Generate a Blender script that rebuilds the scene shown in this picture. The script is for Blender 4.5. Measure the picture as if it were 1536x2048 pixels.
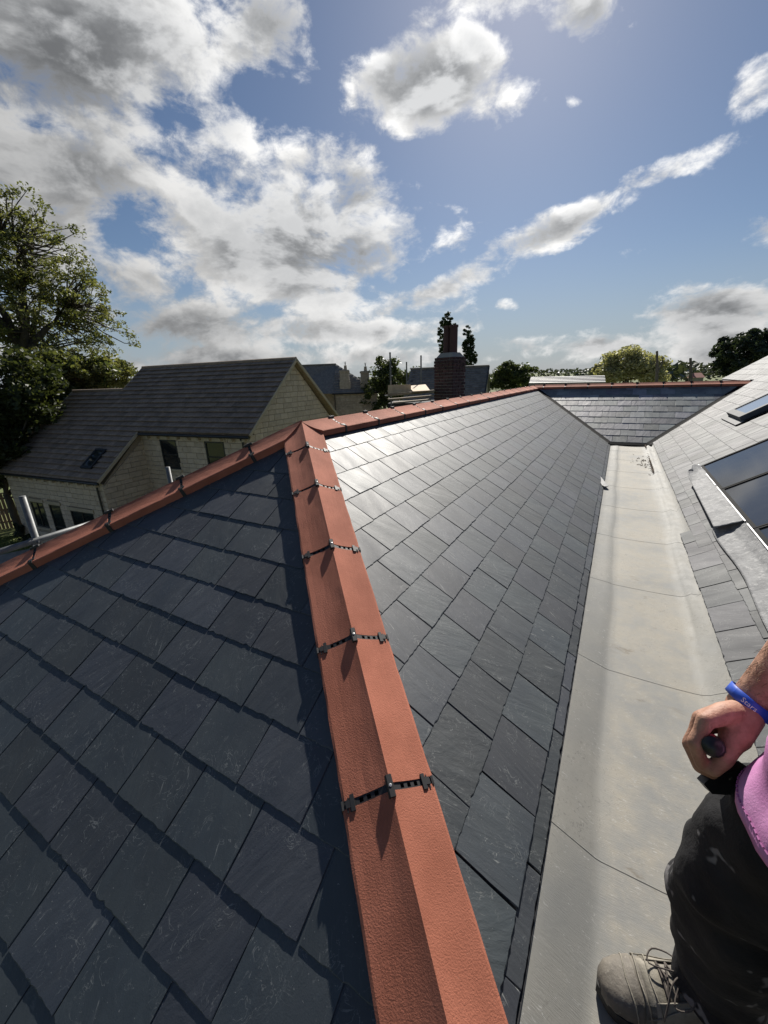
import bpy, bmesh, math, random
import numpy as np
from mathutils import Vector, Matrix, noise as mnoise
random.seed(7); rng = np.random.default_rng(7)
for o in list(bpy.data.objects): bpy.data.objects.remove(o, do_unlink=True)
scene = bpy.context.scene
COL = scene.collection
R = math.radians
# ------------------------------------------------------------------ camera
# all coordinates below are written relative to the phone's position; CZ is its height above the ground
CZ = 6.8
FPX = 801.1; IW, IH = 1536, 2048
PITCH, YAW, ROLL = 0.3192, 0.5218, -0.0324
fw = np.array([-math.sin(YAW)*math.cos(PITCH), math.cos(YAW)*math.cos(PITCH), -math.sin(PITCH)])
_r = np.array([math.cos(YAW), math.sin(YAW), 0.0]); _u = np.cross(_r, fw)
rt = _r*math.cos(ROLL) + _u*math.sin(ROLL); up = np.cross(rt, fw)
cam_d = bpy.data.cameras.new('camera'); cam = bpy.data.objects.new('camera', cam_d); COL.objects.link(cam)
cam_d.sensor_fit = 'HORIZONTAL'; cam_d.sensor_width = 36.0; cam_d.lens = 36.0*FPX/IW
cam_d.clip_start = 0.02; cam_d.clip_end = 6000
cam.matrix_world = Matrix(((rt[0], up[0], -fw[0], 0), (rt[1], up[1], -fw[1], 0), (rt[2], up[2], -fw[2], CZ), (0, 0, 0, 1)))
scene.camera = cam
def ray(px, py):
    return rt*(px-768)/FPX + up*(1024-py)/FPX + fw
def at(px, py, dist):                      # the point seen at a pixel, at a horizontal distance
    d = ray(px, py); return d*(dist/math.hypot(d[0], d[1]))
def atd(px, py, depth): return ray(px, py)*depth
def proj(P):
    P = np.asarray(P, float); d = P@fw
    return np.stack([768+FPX*(P@rt)/d, 1024-FPX*(P@up)/d], -1), d
# ------------------------------------------------------------------ world, sun, exposure
SUN_EL, SUN_AZ = R(37.0), R(-14.0)         # azimuth from +Y, positive towards +X
sdir = np.array([math.sin(SUN_AZ)*math.cos(SUN_EL), math.cos(SUN_AZ)*math.cos(SUN_EL), math.sin(SUN_EL)])
world = bpy.data.worlds.new('World'); scene.world = world; world.use_nodes = True
scene.view_settings.view_transform = 'Standard'; scene.view_settings.look = 'None'
SKY_STRENGTH = 0.0475
scene.view_settings.exposure = 0.46; scene.view_settings.gamma = 1.0; scene.view_settings.use_curve_mapping = False
scene.render.engine = 'CYCLES'
scene.cycles.use_denoising = True
scene.cycles.max_bounces = 6; scene.cycles.diffuse_bounces = 3; scene.cycles.glossy_bounces = 3
scene.cycles.transmission_bounces = 4; scene.cycles.transparent_max_bounces = 6
scene.cycles.sample_clamp_indirect = 6.0
sl = bpy.data.lights.new('sun', 'SUN'); sl.energy = 5.0; sl.angle = R(0.53); sl.color = (1.0, 0.95, 0.87)
so = bpy.data.objects.new('sun', sl); COL.objects.link(so); so.location = (0, 0, 60)
so.rotation_euler = Vector(sdir).to_track_quat('Z', 'Y').to_euler()

class NT:
    def __init__(s, tree): s.t = tree; s.n = tree.nodes; s.l = tree.links
    def new(s, typ, **kw):
        n = s.n.new(typ)
        for k, v in kw.items(): setattr(n, k, v)
        return n
    def put(s, sock, v):
        if v is None: return
        if hasattr(v, 'is_output') or isinstance(v, bpy.types.NodeSocket): s.l.new(v, sock)
        else: sock.default_value = v
    def m(s, op, a, b=None, c=None, clamp=False):
        n = s.new('ShaderNodeMath', operation=op, use_clamp=clamp)
        for i, v in enumerate((a, b, c)): s.put(n.inputs[i], v)
        return n.outputs[0]
    def vm(s, op, a, b=None, sc=None):
        n = s.new('ShaderNodeVectorMath', operation=op); s.put(n.inputs[0], a); s.put(n.inputs[1], b)
        if sc is not None: s.put(n.inputs['Scale'], sc)
        return n.outputs['Value'] if op in ('DOT_PRODUCT', 'LENGTH', 'DISTANCE') else n.outputs[0]
    def noise(s, vec, scale, detail=4, rough=0.55, dist=0.0, typ=None):
        n = s.new('ShaderNodeTexNoise'); s.put(n.inputs['Vector'], vec); n.inputs['Scale'].default_value = scale
        n.inputs['Detail'].default_value = detail; n.inputs['Roughness'].default_value = rough; n.inputs['Distortion'].default_value = dist
        return n.outputs['Fac']
    def ramp(s, fac, lo, hi, a=0.0, b=1.0, smooth=True):
        n = s.new('ShaderNodeMapRange', interpolation_type='SMOOTHSTEP' if smooth else 'LINEAR')
        s.put(n.inputs[0], fac); s.put(n.inputs[1], lo); s.put(n.inputs[2], hi); s.put(n.inputs[3], a); s.put(n.inputs[4], b)
        return n.outputs[0]
    def mix(s, fac, a, b):
        n = s.new('ShaderNodeMix', data_type='RGBA'); s.put(n.inputs[0], fac)
        for sock, v in ((n.inputs[6], a), (n.inputs[7], b)):
            if isinstance(v, (tuple, list)): v = tuple(v)+((1.0,) if len(v) == 3 else ())
            s.put(sock, v)
        return n.outputs[2]

# clouds: (pixel centre, axis a, axis b, strength, base darkness) -> directions on the sky sphere
CLOUDS = [((150,120),(330,60),(-30,190),1.0), ((520,60),(125,40),(-30,105),.85), ((430,240),(75,45),(-30,85),.8),
 ((130,330),(230,30),(0,120),.85), ((70,480),(210,60),(-20,120),.75), ((230,560),(170,60),(-20,70),.62),
 ((620,490),(250,70),(-40,135),1.0), ((705,400),(90,50),(-40,80),.9), ((430,430),(130,15),(-20,65),.7),
 ((865,165),(160,-20),(20,100),.95), ((780,150),(75,-20),(20,60),.8), ((960,100),(70,30),(20,70),.75),
 ((1160,20),(90,10),(0,85),.9), ((1010,-20),(140,0),(0,70),.85), ((1515,175),(110,-60),(20,48),.5), ((1560,450),(110,-20),(10,45),.8),
 ((1110,458),(205,-88),(14,33),.78), ((1320,347),(125,-58),(12,25),.72), ((850,585),(180,-62),(13,30),.8), ((885,478),(70,20),(-10,40),.35),
 ((430,655),(330,-8),(0,55),.8), ((700,665),(260,-5),(0,35),.7), ((330,715),(430,0),(0,40),.8), ((800,715),(240,0),(0,26),.7),
 ((1410,625),(215,-25),(-10,62),.95), ((1180,690),(220,-10),(0,34),.85), ((1500,690),(250,0),(0,50),.9), ((1015,610),(30,2),(0,18),.3),
 ((1260,505),(50,-4),(0,18),.25), ((1145,200),(30,5),(0,20),.05), ((1060,690),(120,0),(0,24),.75), ((150,640),(200,20),(0,60),.7)]
def cloud_noise(q, D):
    st = q.new('ShaderNodeMapping'); st.inputs['Scale'].default_value = (1, 1, 1.9); q.put(st.inputs['Vector'], D)
    return q.noise(st.outputs[0], 5.5, 9, .57, .25)
def cloud_cover(q, D):
    cov = None
    for (cx, cy), a, b, st in CLOUDS:
        def un(x, y):
            v = ray(x, y); return v/np.linalg.norm(v)
        c0 = un(cx, cy); A = un(cx+a[0], cy+a[1])-c0; B = un(cx+b[0], cy+b[1])-c0
        A -= c0*(A@c0); B -= c0*(B@c0)
        G = np.linalg.inv(np.array([[A@A, A@B], [A@B, B@B]])); ea = G[0, 0]*A+G[0, 1]*B; eb = G[1, 0]*A+G[1, 1]*B
        du = q.m('ADD', q.vm('DOT_PRODUCT', D, tuple(ea)), -float(c0@ea)); dv = q.m('ADD', q.vm('DOT_PRODUCT', D, tuple(eb)), -float(c0@eb))
        e = q.m('MULTIPLY_ADD', q.m('MULTIPLY_ADD', du, du, q.m('MULTIPLY', dv, dv)), -0.62, st)
        cov = e if cov is None else q.m('SMOOTH_MAX', cov, e, 0.25)
    cov = q.m('MAXIMUM', cov, -0.9)
    # away from the part in view the same broken cloud goes on, from noise alone
    c = ray(768, 420); c = c/np.linalg.norm(c)
    outm = q.ramp(q.vm('DOT_PRODUCT', D, tuple(c)), 0.60, 0.40)
    gen = q.m('SUBTRACT', q.m('MULTIPLY', q.noise(D, 2.6, 2, .5), 3.0), 1.85)
    mx = q.new('ShaderNodeMix', data_type='FLOAT'); q.put(mx.inputs[0], outm); q.put(mx.inputs[2], cov); q.put(mx.inputs[3], gen)
    return mx.outputs[0]
def build_world():
    q = NT(world.node_tree); q.n.clear()
    out = q.new('ShaderNodeOutputWorld'); bg = q.new('ShaderNodeBackground'); bg.inputs['Strength'].default_value = SKY_STRENGTH
    tc = q.new('ShaderNodeTexCoord'); D = q.vm('NORMALIZE', tc.outputs['Generated'])
    sky = q.new('ShaderNodeTexSky', sky_type='NISHITA'); sky.sun_disc = False
    sky.sun_elevation = SUN_EL; sky.sun_rotation = SUN_AZ; sky.altitude = 100; sky.air_density = 1.0; sky.dust_density = 0.4; sky.ozone_density = 3.0
    cov = cloud_cover(q, D)
    n0 = q.m('SUBTRACT', cloud_noise(q, D), .5)
    n1 = q.m('SUBTRACT', cloud_noise(q, q.vm('ADD', D, tuple(sdir*0.035))), .5)
    st = q.new('ShaderNodeMapping'); st.inputs['Scale'].default_value = (1, 1, 1.5); q.put(st.inputs['Vector'], D)
    n2 = q.m('SUBTRACT', q.noise(st.outputs[0], 21.0, 7, .66, .35), .5)
    d0 = q.m('ADD', q.m('ADD', cov, q.m('MULTIPLY', n0, 3.6)), q.m('MULTIPLY_ADD', n2, 1.5, -0.22))
    alpha = q.ramp(d0, -0.16, 0.62)
    lit = q.ramp(q.m('ADD', q.m('MULTIPLY', q.m('SUBTRACT', n0, n1), 4.2), q.m('MULTIPLY', n2, .8)), -0.38, 0.40)
    core = q.ramp(q.m('ADD', q.m('MULTIPLY', d0, .5), q.m('MULTIPLY', cov, .95)), 0.45, 1.45)          # depth of cloud: thin cloud is white, deep cloud grey underneath
    near = q.ramp(q.vm('DOT_PRODUCT', D, tuple(sdir)), 0.60, 1.0)
    dark = q.m('MULTIPLY', core, q.m('MULTIPLY_ADD', lit, -0.34, 0.70))
    bri = q.m('MULTIPLY', q.m('SUBTRACT', 1.0, dark), q.m('MULTIPLY_ADD', near, 8.0, 9.0))
    bri = q.m('MULTIPLY', bri, q.m('MULTIPLY_ADD', lit, .30, .76))
    tint = q.mix(dark, (1.0, .99, .97), (.90, .95, 1.02))
    cc = q.vm('SCALE', tint, sc=bri)
    sep = q.new('ShaderNodeSeparateXYZ'); q.put(sep.inputs[0], D)
    hz = q.ramp(sep.outputs[2], 0.26, -0.02, 0.0, 0.8)         # milky air above the horizon
    skyc = q.mix(hz, q.vm('MULTIPLY', sky.outputs[0], (.86, .88, .92)), (5.2, 6.0, 7.0))
    q.put(bg.inputs['Color'], q.mix(alpha, skyc, cc)); q.l.new(bg.outputs[0], out.inputs[0])
build_world()
world.cycles.sampling_method = 'MANUAL'; world.cycles.sample_map_resolution = 512
# ------------------------------------------------------------------ materials
MATS = {}
def pmat(name, c1, c2=None, scale=8.0, rough=0.7, bump=0.0, bscale=40.0, bdist=0.01, stretch=(1, 1, 1), spec=0.5, metal=0.0, rvar=0.0, tone=0.0, detail=5, speck=None):
    """Principled material: two colours over noise in object space, a bump and a random tone per piece."""
    m = bpy.data.materials.new(name); m.use_nodes = True; q = NT(m.node_tree); q.n.clear()
    out = q.new('ShaderNodeOutputMaterial'); b = q.new('ShaderNodeBsdfPrincipled'); q.l.new(b.outputs[0], out.inputs[0])
    tc = q.new('ShaderNodeTexCoord'); oi = q.new('ShaderNodeObjectInfo'); ge = q.new('ShaderNodeNewGeometry')
    rnd = q.m('FRACT', q.m('ADD', oi.outputs['Random'], q.m('MULTIPLY', ge.outputs['Random Per Island'], 3.77)))
    mp = q.new('ShaderNodeMapping'); mp.inputs['Scale'].default_value = stretch
    q.put(mp.inputs['Vector'], tc.outputs['Object'])
    off = q.vm('ADD', mp.outputs[0], q.vm('SCALE', (17.3, 31.7, 9.1), sc=rnd))
    n = q.noise(off, scale, detail, .6)
    col = q.mix(q.ramp(n, .3, .7), c1, c2 or c1)
    if tone:
        v = q.m('ADD', 1.0-tone, q.m('MULTIPLY', rnd, 2*tone)); col = q.vm('SCALE', col, sc=v)
    if speck:
        sn = q.noise(off, speck[1], 3, .7); col = q.mix(q.ramp(sn, speck[2], speck[2]+.05, 0, speck[3]), col, speck[0])
    q.put(b.inputs['Base Color'], col)
    if rvar: q.put(b.inputs['Roughness'], q.m('ADD', rough-rvar, q.m('MULTIPLY', q.noise(off, scale*2.3, 4), 2*rvar)))
    else: b.inputs['Roughness'].default_value = rough
    b.inputs['Metallic'].default_value = metal; b.inputs['Specular IOR Level'].default_value = spec
    if bump:
        bn = q.noise(off, bscale, 6, .65); bp = q.new('ShaderNodeBump'); bp.inputs['Strength'].default_value = bump; bp.inputs['Distance'].default_value = bdist
        q.put(bp.inputs['Height'], bn); q.l.new(bp.outputs[0], b.inputs['Normal'])
    MATS[name] = m; return m

def slate_mat(name, c1, c2, rough=.44, tone=.28, spec=.5):
    m = bpy.data.materials.new(name); m.use_nodes = True; q = NT(m.node_tree); q.n.clear()
    out = q.new('ShaderNodeOutputMaterial'); b = q.new('ShaderNodeBsdfPrincipled'); q.l.new(b.outputs[0], out.inputs[0])
    tc = q.new('ShaderNodeTexCoord'); oi = q.new('ShaderNodeObjectInfo'); ge = q.new('ShaderNodeNewGeometry')
    rnd = q.m('FRACT', q.m('ADD', oi.outputs['Random'], q.m('MULTIPLY', ge.outputs['Random Per Island'], 3.77)))
    rnd2 = q.m('FRACT', q.m('MULTIPLY', rnd, 7.31))
    base = q.vm('ADD', tc.outputs['Object'], q.vm('SCALE', (17.3, 31.7, 9.1), sc=rnd))
    # every slate's grain leans its own way
    rot = q.new('ShaderNodeVectorRotate', rotation_type='Z_AXIS'); q.put(rot.inputs['Vector'], base); q.put(rot.inputs['Angle'], q.m('MULTIPLY', q.m('SUBTRACT', rnd2, .5), 1.1))
    mp = q.new('ShaderNodeMapping'); mp.inputs['Scale'].default_value = (1.0, .28, 1); q.put(mp.inputs['Vector'], rot.outputs[0])
    grain = q.noise(mp.outputs[0], 26, 8, .62, .6)
    cloud = q.noise(base, 5, 3, .5)
    col = q.mix(q.ramp(cloud, .3, .7), c1, c2)
    col = q.vm('SCALE', col, sc=q.m('ADD', 1.0-tone, q.m('MULTIPLY', rnd, 2*tone)))
    col = q.vm('SCALE', col, sc=q.m('ADD', .68, q.m('MULTIPLY', grain, .64)))
    hue = q.mix(q.ramp(rnd2, .2, .9), (0.90, 1.0, .98), (1.02, .98, 1.10)); col = q.vm('MULTIPLY', col, hue)
    # pale scuffs and scratches, dust specks
    mp2 = q.new('ShaderNodeMapping'); mp2.inputs['Scale'].default_value = (1.0, .1, 1); mp2.inputs['Rotation'].default_value = (0, 0, .6); q.put(mp2.inputs['Vector'], rot.outputs[0])
    scr = q.m('MULTIPLY', q.ramp(q.noise(mp2.outputs[0], 95, 3, .6, .8), .64, .74), q.ramp(q.noise(base, 9, 3), .46, .62))
    dot = q.m('MULTIPLY', q.ramp(q.noise(base, 150, 2, .5), .715, .76), .8)
    swirl = q.m('MULTIPLY', q.ramp(q.m('ABSOLUTE', q.m('SUBTRACT', q.noise(rot.outputs[0], 13, 3, .55, 2.2), .5)), .011, .002), q.ramp(q.noise(base, 11, 3), .44, .64))
    pale = q.m('MAXIMUM', q.m('MAXIMUM', q.m('MULTIPLY', scr, .9), q.m('MULTIPLY', swirl, .55)), dot)
    col = q.mix(pale, col, (.22, .23, .22))
    q.put(b.inputs['Base Color'], col)
    q.put(b.inputs['Roughness'], q.m('ADD', rough-.12, q.m('MULTIPLY', q.noise(mp.outputs[0], 9, 5), .24)))
    b.inputs['Specular IOR Level'].default_value = spec
    riven = q.noise(mp.outputs[0], 7, 7, .55, .9)
    h = q.m('ADD', q.m('MULTIPLY', riven, 1.0), q.m('MULTIPLY', grain, .32))
    h = q.m('ADD', h, q.m('MULTIPLY', q.noise(base, 300, 2), .05))
    bp = q.new('ShaderNodeBump'); bp.inputs['Strength'].default_value = .75; bp.inputs['Distance'].default_value = .006
    q.put(bp.inputs['Height'], h); q.l.new(bp.outputs[0], b.inputs['Normal'])
    MATS[name] = m; return m

def leaf_mat(name, c1, c2, trans=.4):
    m = bpy.data.materials.new(name); m.use_nodes = True; q = NT(m.node_tree); q.n.clear()
    out = q.new('ShaderNodeOutputMaterial'); ge = q.new('ShaderNodeNewGeometry'); tc = q.new('ShaderNodeTexCoord')
    f = q.m('ADD', q.m('MULTIPLY', ge.outputs['Random Per Island'], .55), q.m('MULTIPLY', q.ramp(q.noise(tc.outputs['Object'], .7, 3), .35, .65), .45))
    col = q.mix(f, c1, c2)
    d = q.new('ShaderNodeBsdfPrincipled'); q.put(d.inputs['Base Color'], col); d.inputs['Roughness'].default_value = .5; d.inputs['Specular IOR Level'].default_value = .35
    t = q.new('ShaderNodeBsdfTranslucent'); q.put(t.inputs['Color'], q.vm('MULTIPLY', col, (1.25, 1.2, .6)))
    mx = q.new('ShaderNodeMixShader'); mx.inputs[0].default_value = trans
    q.l.new(d.outputs[0], mx.inputs[1]); q.l.new(t.outputs[0], mx.inputs[2]); q.l.new(mx.outputs[0], out.inputs[0]); MATS[name] = m; return m

slate_mat('slate', (.017, .0235, .031), (.029, .036, .042), rough=.63, tone=.34, spec=.95)
slate_mat('slate_lit', (.16, .165, .168), (.24, .24, .236), rough=.52, tone=.38)  # same slate, with the sheen of sun and sky put into a lighter colour
slate_mat('slate_warm', (.028, .031, .036), (.044, .046, .050), rough=.70, tone=.3, spec=.62)
pmat('terracotta', (.32, .108, .064), (.44, .158, .098), 4, .87, .55, 260, .0035, tone=.10, speck=((.62, .36, .26), 150, .70, .5), spec=.35)
pmat('black_plastic', (.014, .014, .015), (.02, .02, .021), 20, .6, .1, 80, .002)
pmat('screw_steel', (.72, .72, .70), None, 20, .35, metal=.6)
pmat('felt', (.014, .014, .016), (.022, .022, .024), 12, .85, .3, 60)
pmat('valley_black', (.004, .0042, .005), (.006, .0065, .008), 9, .9, .2, 50, spec=.2)
pmat('stone', (.46, .375, .285), (.55, .46, .365), 5, .88, .5, 45, .012, tone=.10)
pmat('stone_dress', (.40, .33, .23), (.46, .39, .29), 6, .85, .3, 50, .01, tone=.08)
pmat('mortar', (.30, .245, .18), (.37, .30, .23), 12, .92, .4, 90, .01)
pmat('stone_old', (.27, .24, .19), (.37, .33, .265), 5, .9, .5, 40, .012, tone=.15)
pmat('roof_tile', (.20, .15, .115), (.285, .218, .17), 7, .85, .5, 70, .008, tone=.22)
pmat('roof_tile_grey', (.12, .122, .118), (.18, .18, .172), 5, .8, .5, 40, .01, tone=.2)
pmat('frame_dark', (.018, .019, .021), None, 20, .4)
pmat('glass', (.012, .015, .018), (.02, .024, .028), 2, .06, spec=.8)
pmat('blind', (.55, .55, .52), (.62, .62, .6), 8, .6)
pmat('brick', (.045, .022, .024), (.085, .040, .038), 9, .85, .5, 60, .006, tone=.28)
pmat('brick_mortar', (.27, .25, .225), (.34, .32, .29), 14, .95, .4, 80, .006)
pmat('clay_pot', (.058, .024, .022), (.085, .036, .032), 8, .7, .2, 40)
pmat('lead', (.09, .093, .097), (.13, .133, .137), 6, .72, .3, 30, .004)
pmat('galv', (.115, .12, .12), (.175, .18, .18), 14, .55, .15, 70, .002, metal=.3, rvar=.1)
pmat('timber_fence', (.17, .105, .058), (.25, .16, .09), 6, .8, .4, 60, stretch=(6, 6, .6), tone=.2)
pmat('plywood', (.45, .34, .22), (.54, .42, .28), 5, .75, .2, 40, stretch=(1, 4, 1), tone=.1)
pmat('scaffold_board', (.20, .16, .11), (.30, .24, .17), 6, .85, .3, 50, tone=.2)
pmat('grass_ground', (.085, .11, .028), (.13, .145, .045), .8, .95, .4, 30)
pmat('grass_blade', (.10, .14, .03), (.19, .21, .06), 2, .7, tone=.2)
pmat('paving', (.22, .21, .19), (.30, .29, .27), 3, .9, .3, 30)
pmat('bark', (.045, .037, .028), (.085, .072, .055), 6, .95, .7, 25, .02, stretch=(1, 1, .3))
pmat('dead_wood', (.10, .085, .07), (.16, .14, .12), 6, .95, .5, 25, .02)
pmat('arm_hair', (.16, .09, .045), None, 10, .6)
leaf_mat('leaf_ash', (.07, .095, .034), (.18, .185, .085), .5)
leaf_mat('leaf_dark', (.032, .046, .018), (.075, .09, .034), .4)
leaf_mat('leaf_mid', (.04, .06, .024), (.085, .105, .042), .4)
leaf_mat('leaf_poplar', (.022, .042, .018), (.05, .075, .032), .25)
leaf_mat('leaf_pale', (.28, .29, .17), (.42, .41, .28), .4)
leaf_mat('needle', (.022, .036, .026), (.045, .062, .042), .25)
leaf_mat('leaf_far', (.045, .058, .042), (.075, .088, .06), .2)
pmat('skin', (.33, .165, .105), (.47, .265, .18), 38, .55, .6, 240, .002, spec=.4, speck=((.24, .11, .07), 70, .60, .45))
pmat('hair', (.035, .022, .014), None, 20, .6)
pmat('shirt_pink', (.50, .20, .41), (.64, .30, .54), 14, .9, .35, 300, .002, spec=.2)
pmat('thread', (.40, .14, .32), None, 8, .9)
pmat('wristband', (.016, .075, .46), (.022, .09, .52), 8, .42)
pmat('white_print', (.8, .8, .8), None, 8, .5)
pmat('boot_leather', (.095, .083, .068), (.205, .183, .15), 12, .7, .5, 70, .004, speck=((.30, .275, .23), 70, .60, .4))
pmat('boot_panel', (.16, .145, .115), (.30, .275, .225), 16, .8, .5, 90, .004)
pmat('boot_sole', (.014, .013, .012), (.03, .028, .026), 20, .75, .4, 60)
pmat('lace', (.05, .042, .036), (.12, .10, .085), 60, .85)
pmat('tool_black', (.010, .010, .011), (.018, .018, .019), 20, .4, .1, 60)
pmat('tool_red', (.42, .03, .035), None, 20, .4)
pmat('debris', (.05, .03, .016), (.10, .062, .034), 30, .95)
pmat('flash_metal', (.14, .143, .148), (.22, .223, .226), 9, .72, .8, 42, .006, rvar=.1, speck=((.36, .36, .355), 30, .57, .6))
pmat('panel_glass', (.010, .011, .014), (.014, .015, .019), 3, .09, spec=.6, rvar=.03)
pmat('panel_frame', (.30, .30, .30), (.38, .38, .38), 10, .5, metal=.4)
pmat('velux_metal', (.075, .078, .082), (.10, .103, .108), 8, .75)
pmat('panel_edge', (.006, .006, .007), None, 8, .85, spec=.2)
pmat('velux_glass', (.30, .34, .40), None, 2, .05, spec=.9)
pmat('red_tile', (.30, .13, .10), (.40, .19, .15), 6, .85, tone=.2)
def trousers_mat():
    m = pmat('trousers', (.011, .011, .012), (.022, .022, .024), 10, .82, .5, 55, .006, spec=.25, speck=((.30, .29, .29), 11, .60, .5)); return m
trousers_mat()
def liner_mat():
    m = bpy.data.materials.new('gutter_liner'); m.use_nodes = True; q = NT(m.node_tree); q.n.clear()
    out = q.new('ShaderNodeOutputMaterial'); b = q.new('ShaderNodeBsdfPrincipled'); q.l.new(b.outputs[0], out.inputs[0])
    ge = q.new('ShaderNodeNewGeometry'); P = ge.outputs['Position']
    n1 = q.noise(P, 2.2, 6, .6); n2 = q.noise(P, 14, 5, .65)
    col = q.mix(q.ramp(n1, .3, .7), (.195, .196, .186), (.25, .242, .215))
    # trodden dust on the flat of the gutter, along its middle
    sep = q.new('ShaderNodeSeparateXYZ'); q.put(sep.inputs[0], P)
    mid = q.m('MULTIPLY', q.ramp(sep.outputs[0], .10, .17), q.ramp(sep.outputs[0], .53, .44))
    dust = q.m('MULTIPLY', mid, q.ramp(q.m('ADD', q.m('MULTIPLY', n2, .5), q.m('MULTIPLY', n1, .5)), .36, .62))
    col = q.mix(q.m('MULTIPLY', dust, .6), col, (.345, .31, .245))
    mp = q.new('ShaderNodeMapping'); mp.inputs['Scale'].default_value = (1, 14, 1); q.put(mp.inputs['Vector'], P)
    fib = q.noise(mp.outputs[0], 40, 3, .6)
    col = q.vm('SCALE', col, sc=q.m('ADD', .90, q.m('MULTIPLY', fib, .20)))
    mp3 = q.new('ShaderNodeMapping'); mp3.inputs['Scale'].default_value = (2.2, 5, 1); q.put(mp3.inputs['Vector'], P)
    st = q.ramp(q.noise(mp3.outputs[0], 2.3, 6, .7, .5), .60, .74)
    col = q.mix(q.m('MULTIPLY', q.m('MULTIPLY', st, mid), .8), col, (.13, .105, .07))
    sc1 = q.m('MULTIPLY', q.ramp(q.noise(mp3.outputs[0], 30, 4, .6, 1.0), .58, .66), q.ramp(n2, .46, .58))
    col = q.mix(q.m('MULTIPLY', sc1, .5), col, (.42, .42, .40))
    sc2 = q.m('MULTIPLY', q.ramp(q.noise(P, 60, 4, .7, 1.5), .57, .64), q.ramp(n1, .47, .58))
    col = q.mix(q.m('MULTIPLY', sc2, .6), col, (.13, .125, .115))
    q.put(b.inputs['Base Color'], col)
    q.put(b.inputs['Roughness'], q.m('ADD', .50, q.m('MULTIPLY', n2, .3))); b.inputs['Specular IOR Level'].default_value = .32
    bp = q.new('ShaderNodeBump'); bp.inputs['Strength'].default_value = .28; bp.inputs['Distance'].default_value = .003
    q.put(bp.inputs['Height'], q.m('ADD', fib, q.m('MULTIPLY', q.noise(P, 9, 4), 1.5))); q.l.new(bp.outputs[0], b.inputs['Normal'])
    MATS['gutter_liner'] = m
liner_mat()

# ------------------------------------------------------------------ object helpers
WO = {}                                    # world origin of every object
def tag(o, label=None, cat=None, group=None, kind=None):
    if label: o['label'] = label
    if cat: o['category'] = cat
    if group: o['group'] = group
    if kind: o['kind'] = kind
    return o
def link(o, origin, parent=None):
    COL.objects.link(o); org = Vector(origin)
    if parent is not None:
        o.parent = parent; o.location = org - WO[parent.name]
    else: o.location = org
    WO[o.name] = org; return o
def empty(name, p, label, cat, group=None, kind=None):
    o = bpy.data.objects.new(name, None); o.empty_display_size = .2
    link(o, (p[0], p[1], p[2]+CZ)); return tag(o, label, cat, group, kind)
def mesh_from(name, verts, faces, mat, smooth=False):
    me = bpy.data.meshes.new(name); me.from_pydata([tuple(v) for v in verts], [], [tuple(f) for f in faces]); me.update()
    if mat: me.materials.append(MATS[mat])
    if smooth: me.polygons.foreach_set('use_smooth', [True]*len(me.polygons))
    return me
def obj(name, verts, faces, mat, parent=None, smooth=False):
    V = np.asarray(verts, float); org = np.array([V[:, 0].mean(), V[:, 1].mean(), V[:, 2].min()])
    o = bpy.data.objects.new(name, mesh_from(name, V-org, faces, mat, smooth))
    return link(o, org+[0, 0, CZ], parent)
def placed(name, me, origin, U, Vv, N, parent=None):
    o = bpy.data.objects.new(name, me); link(o, np.asarray(origin)+[0, 0, CZ], parent)
    o.rotation_euler = Matrix(((U[0], Vv[0], N[0]), (U[1], Vv[1], N[1]), (U[2], Vv[2], N[2]))).to_euler(); return o
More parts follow.
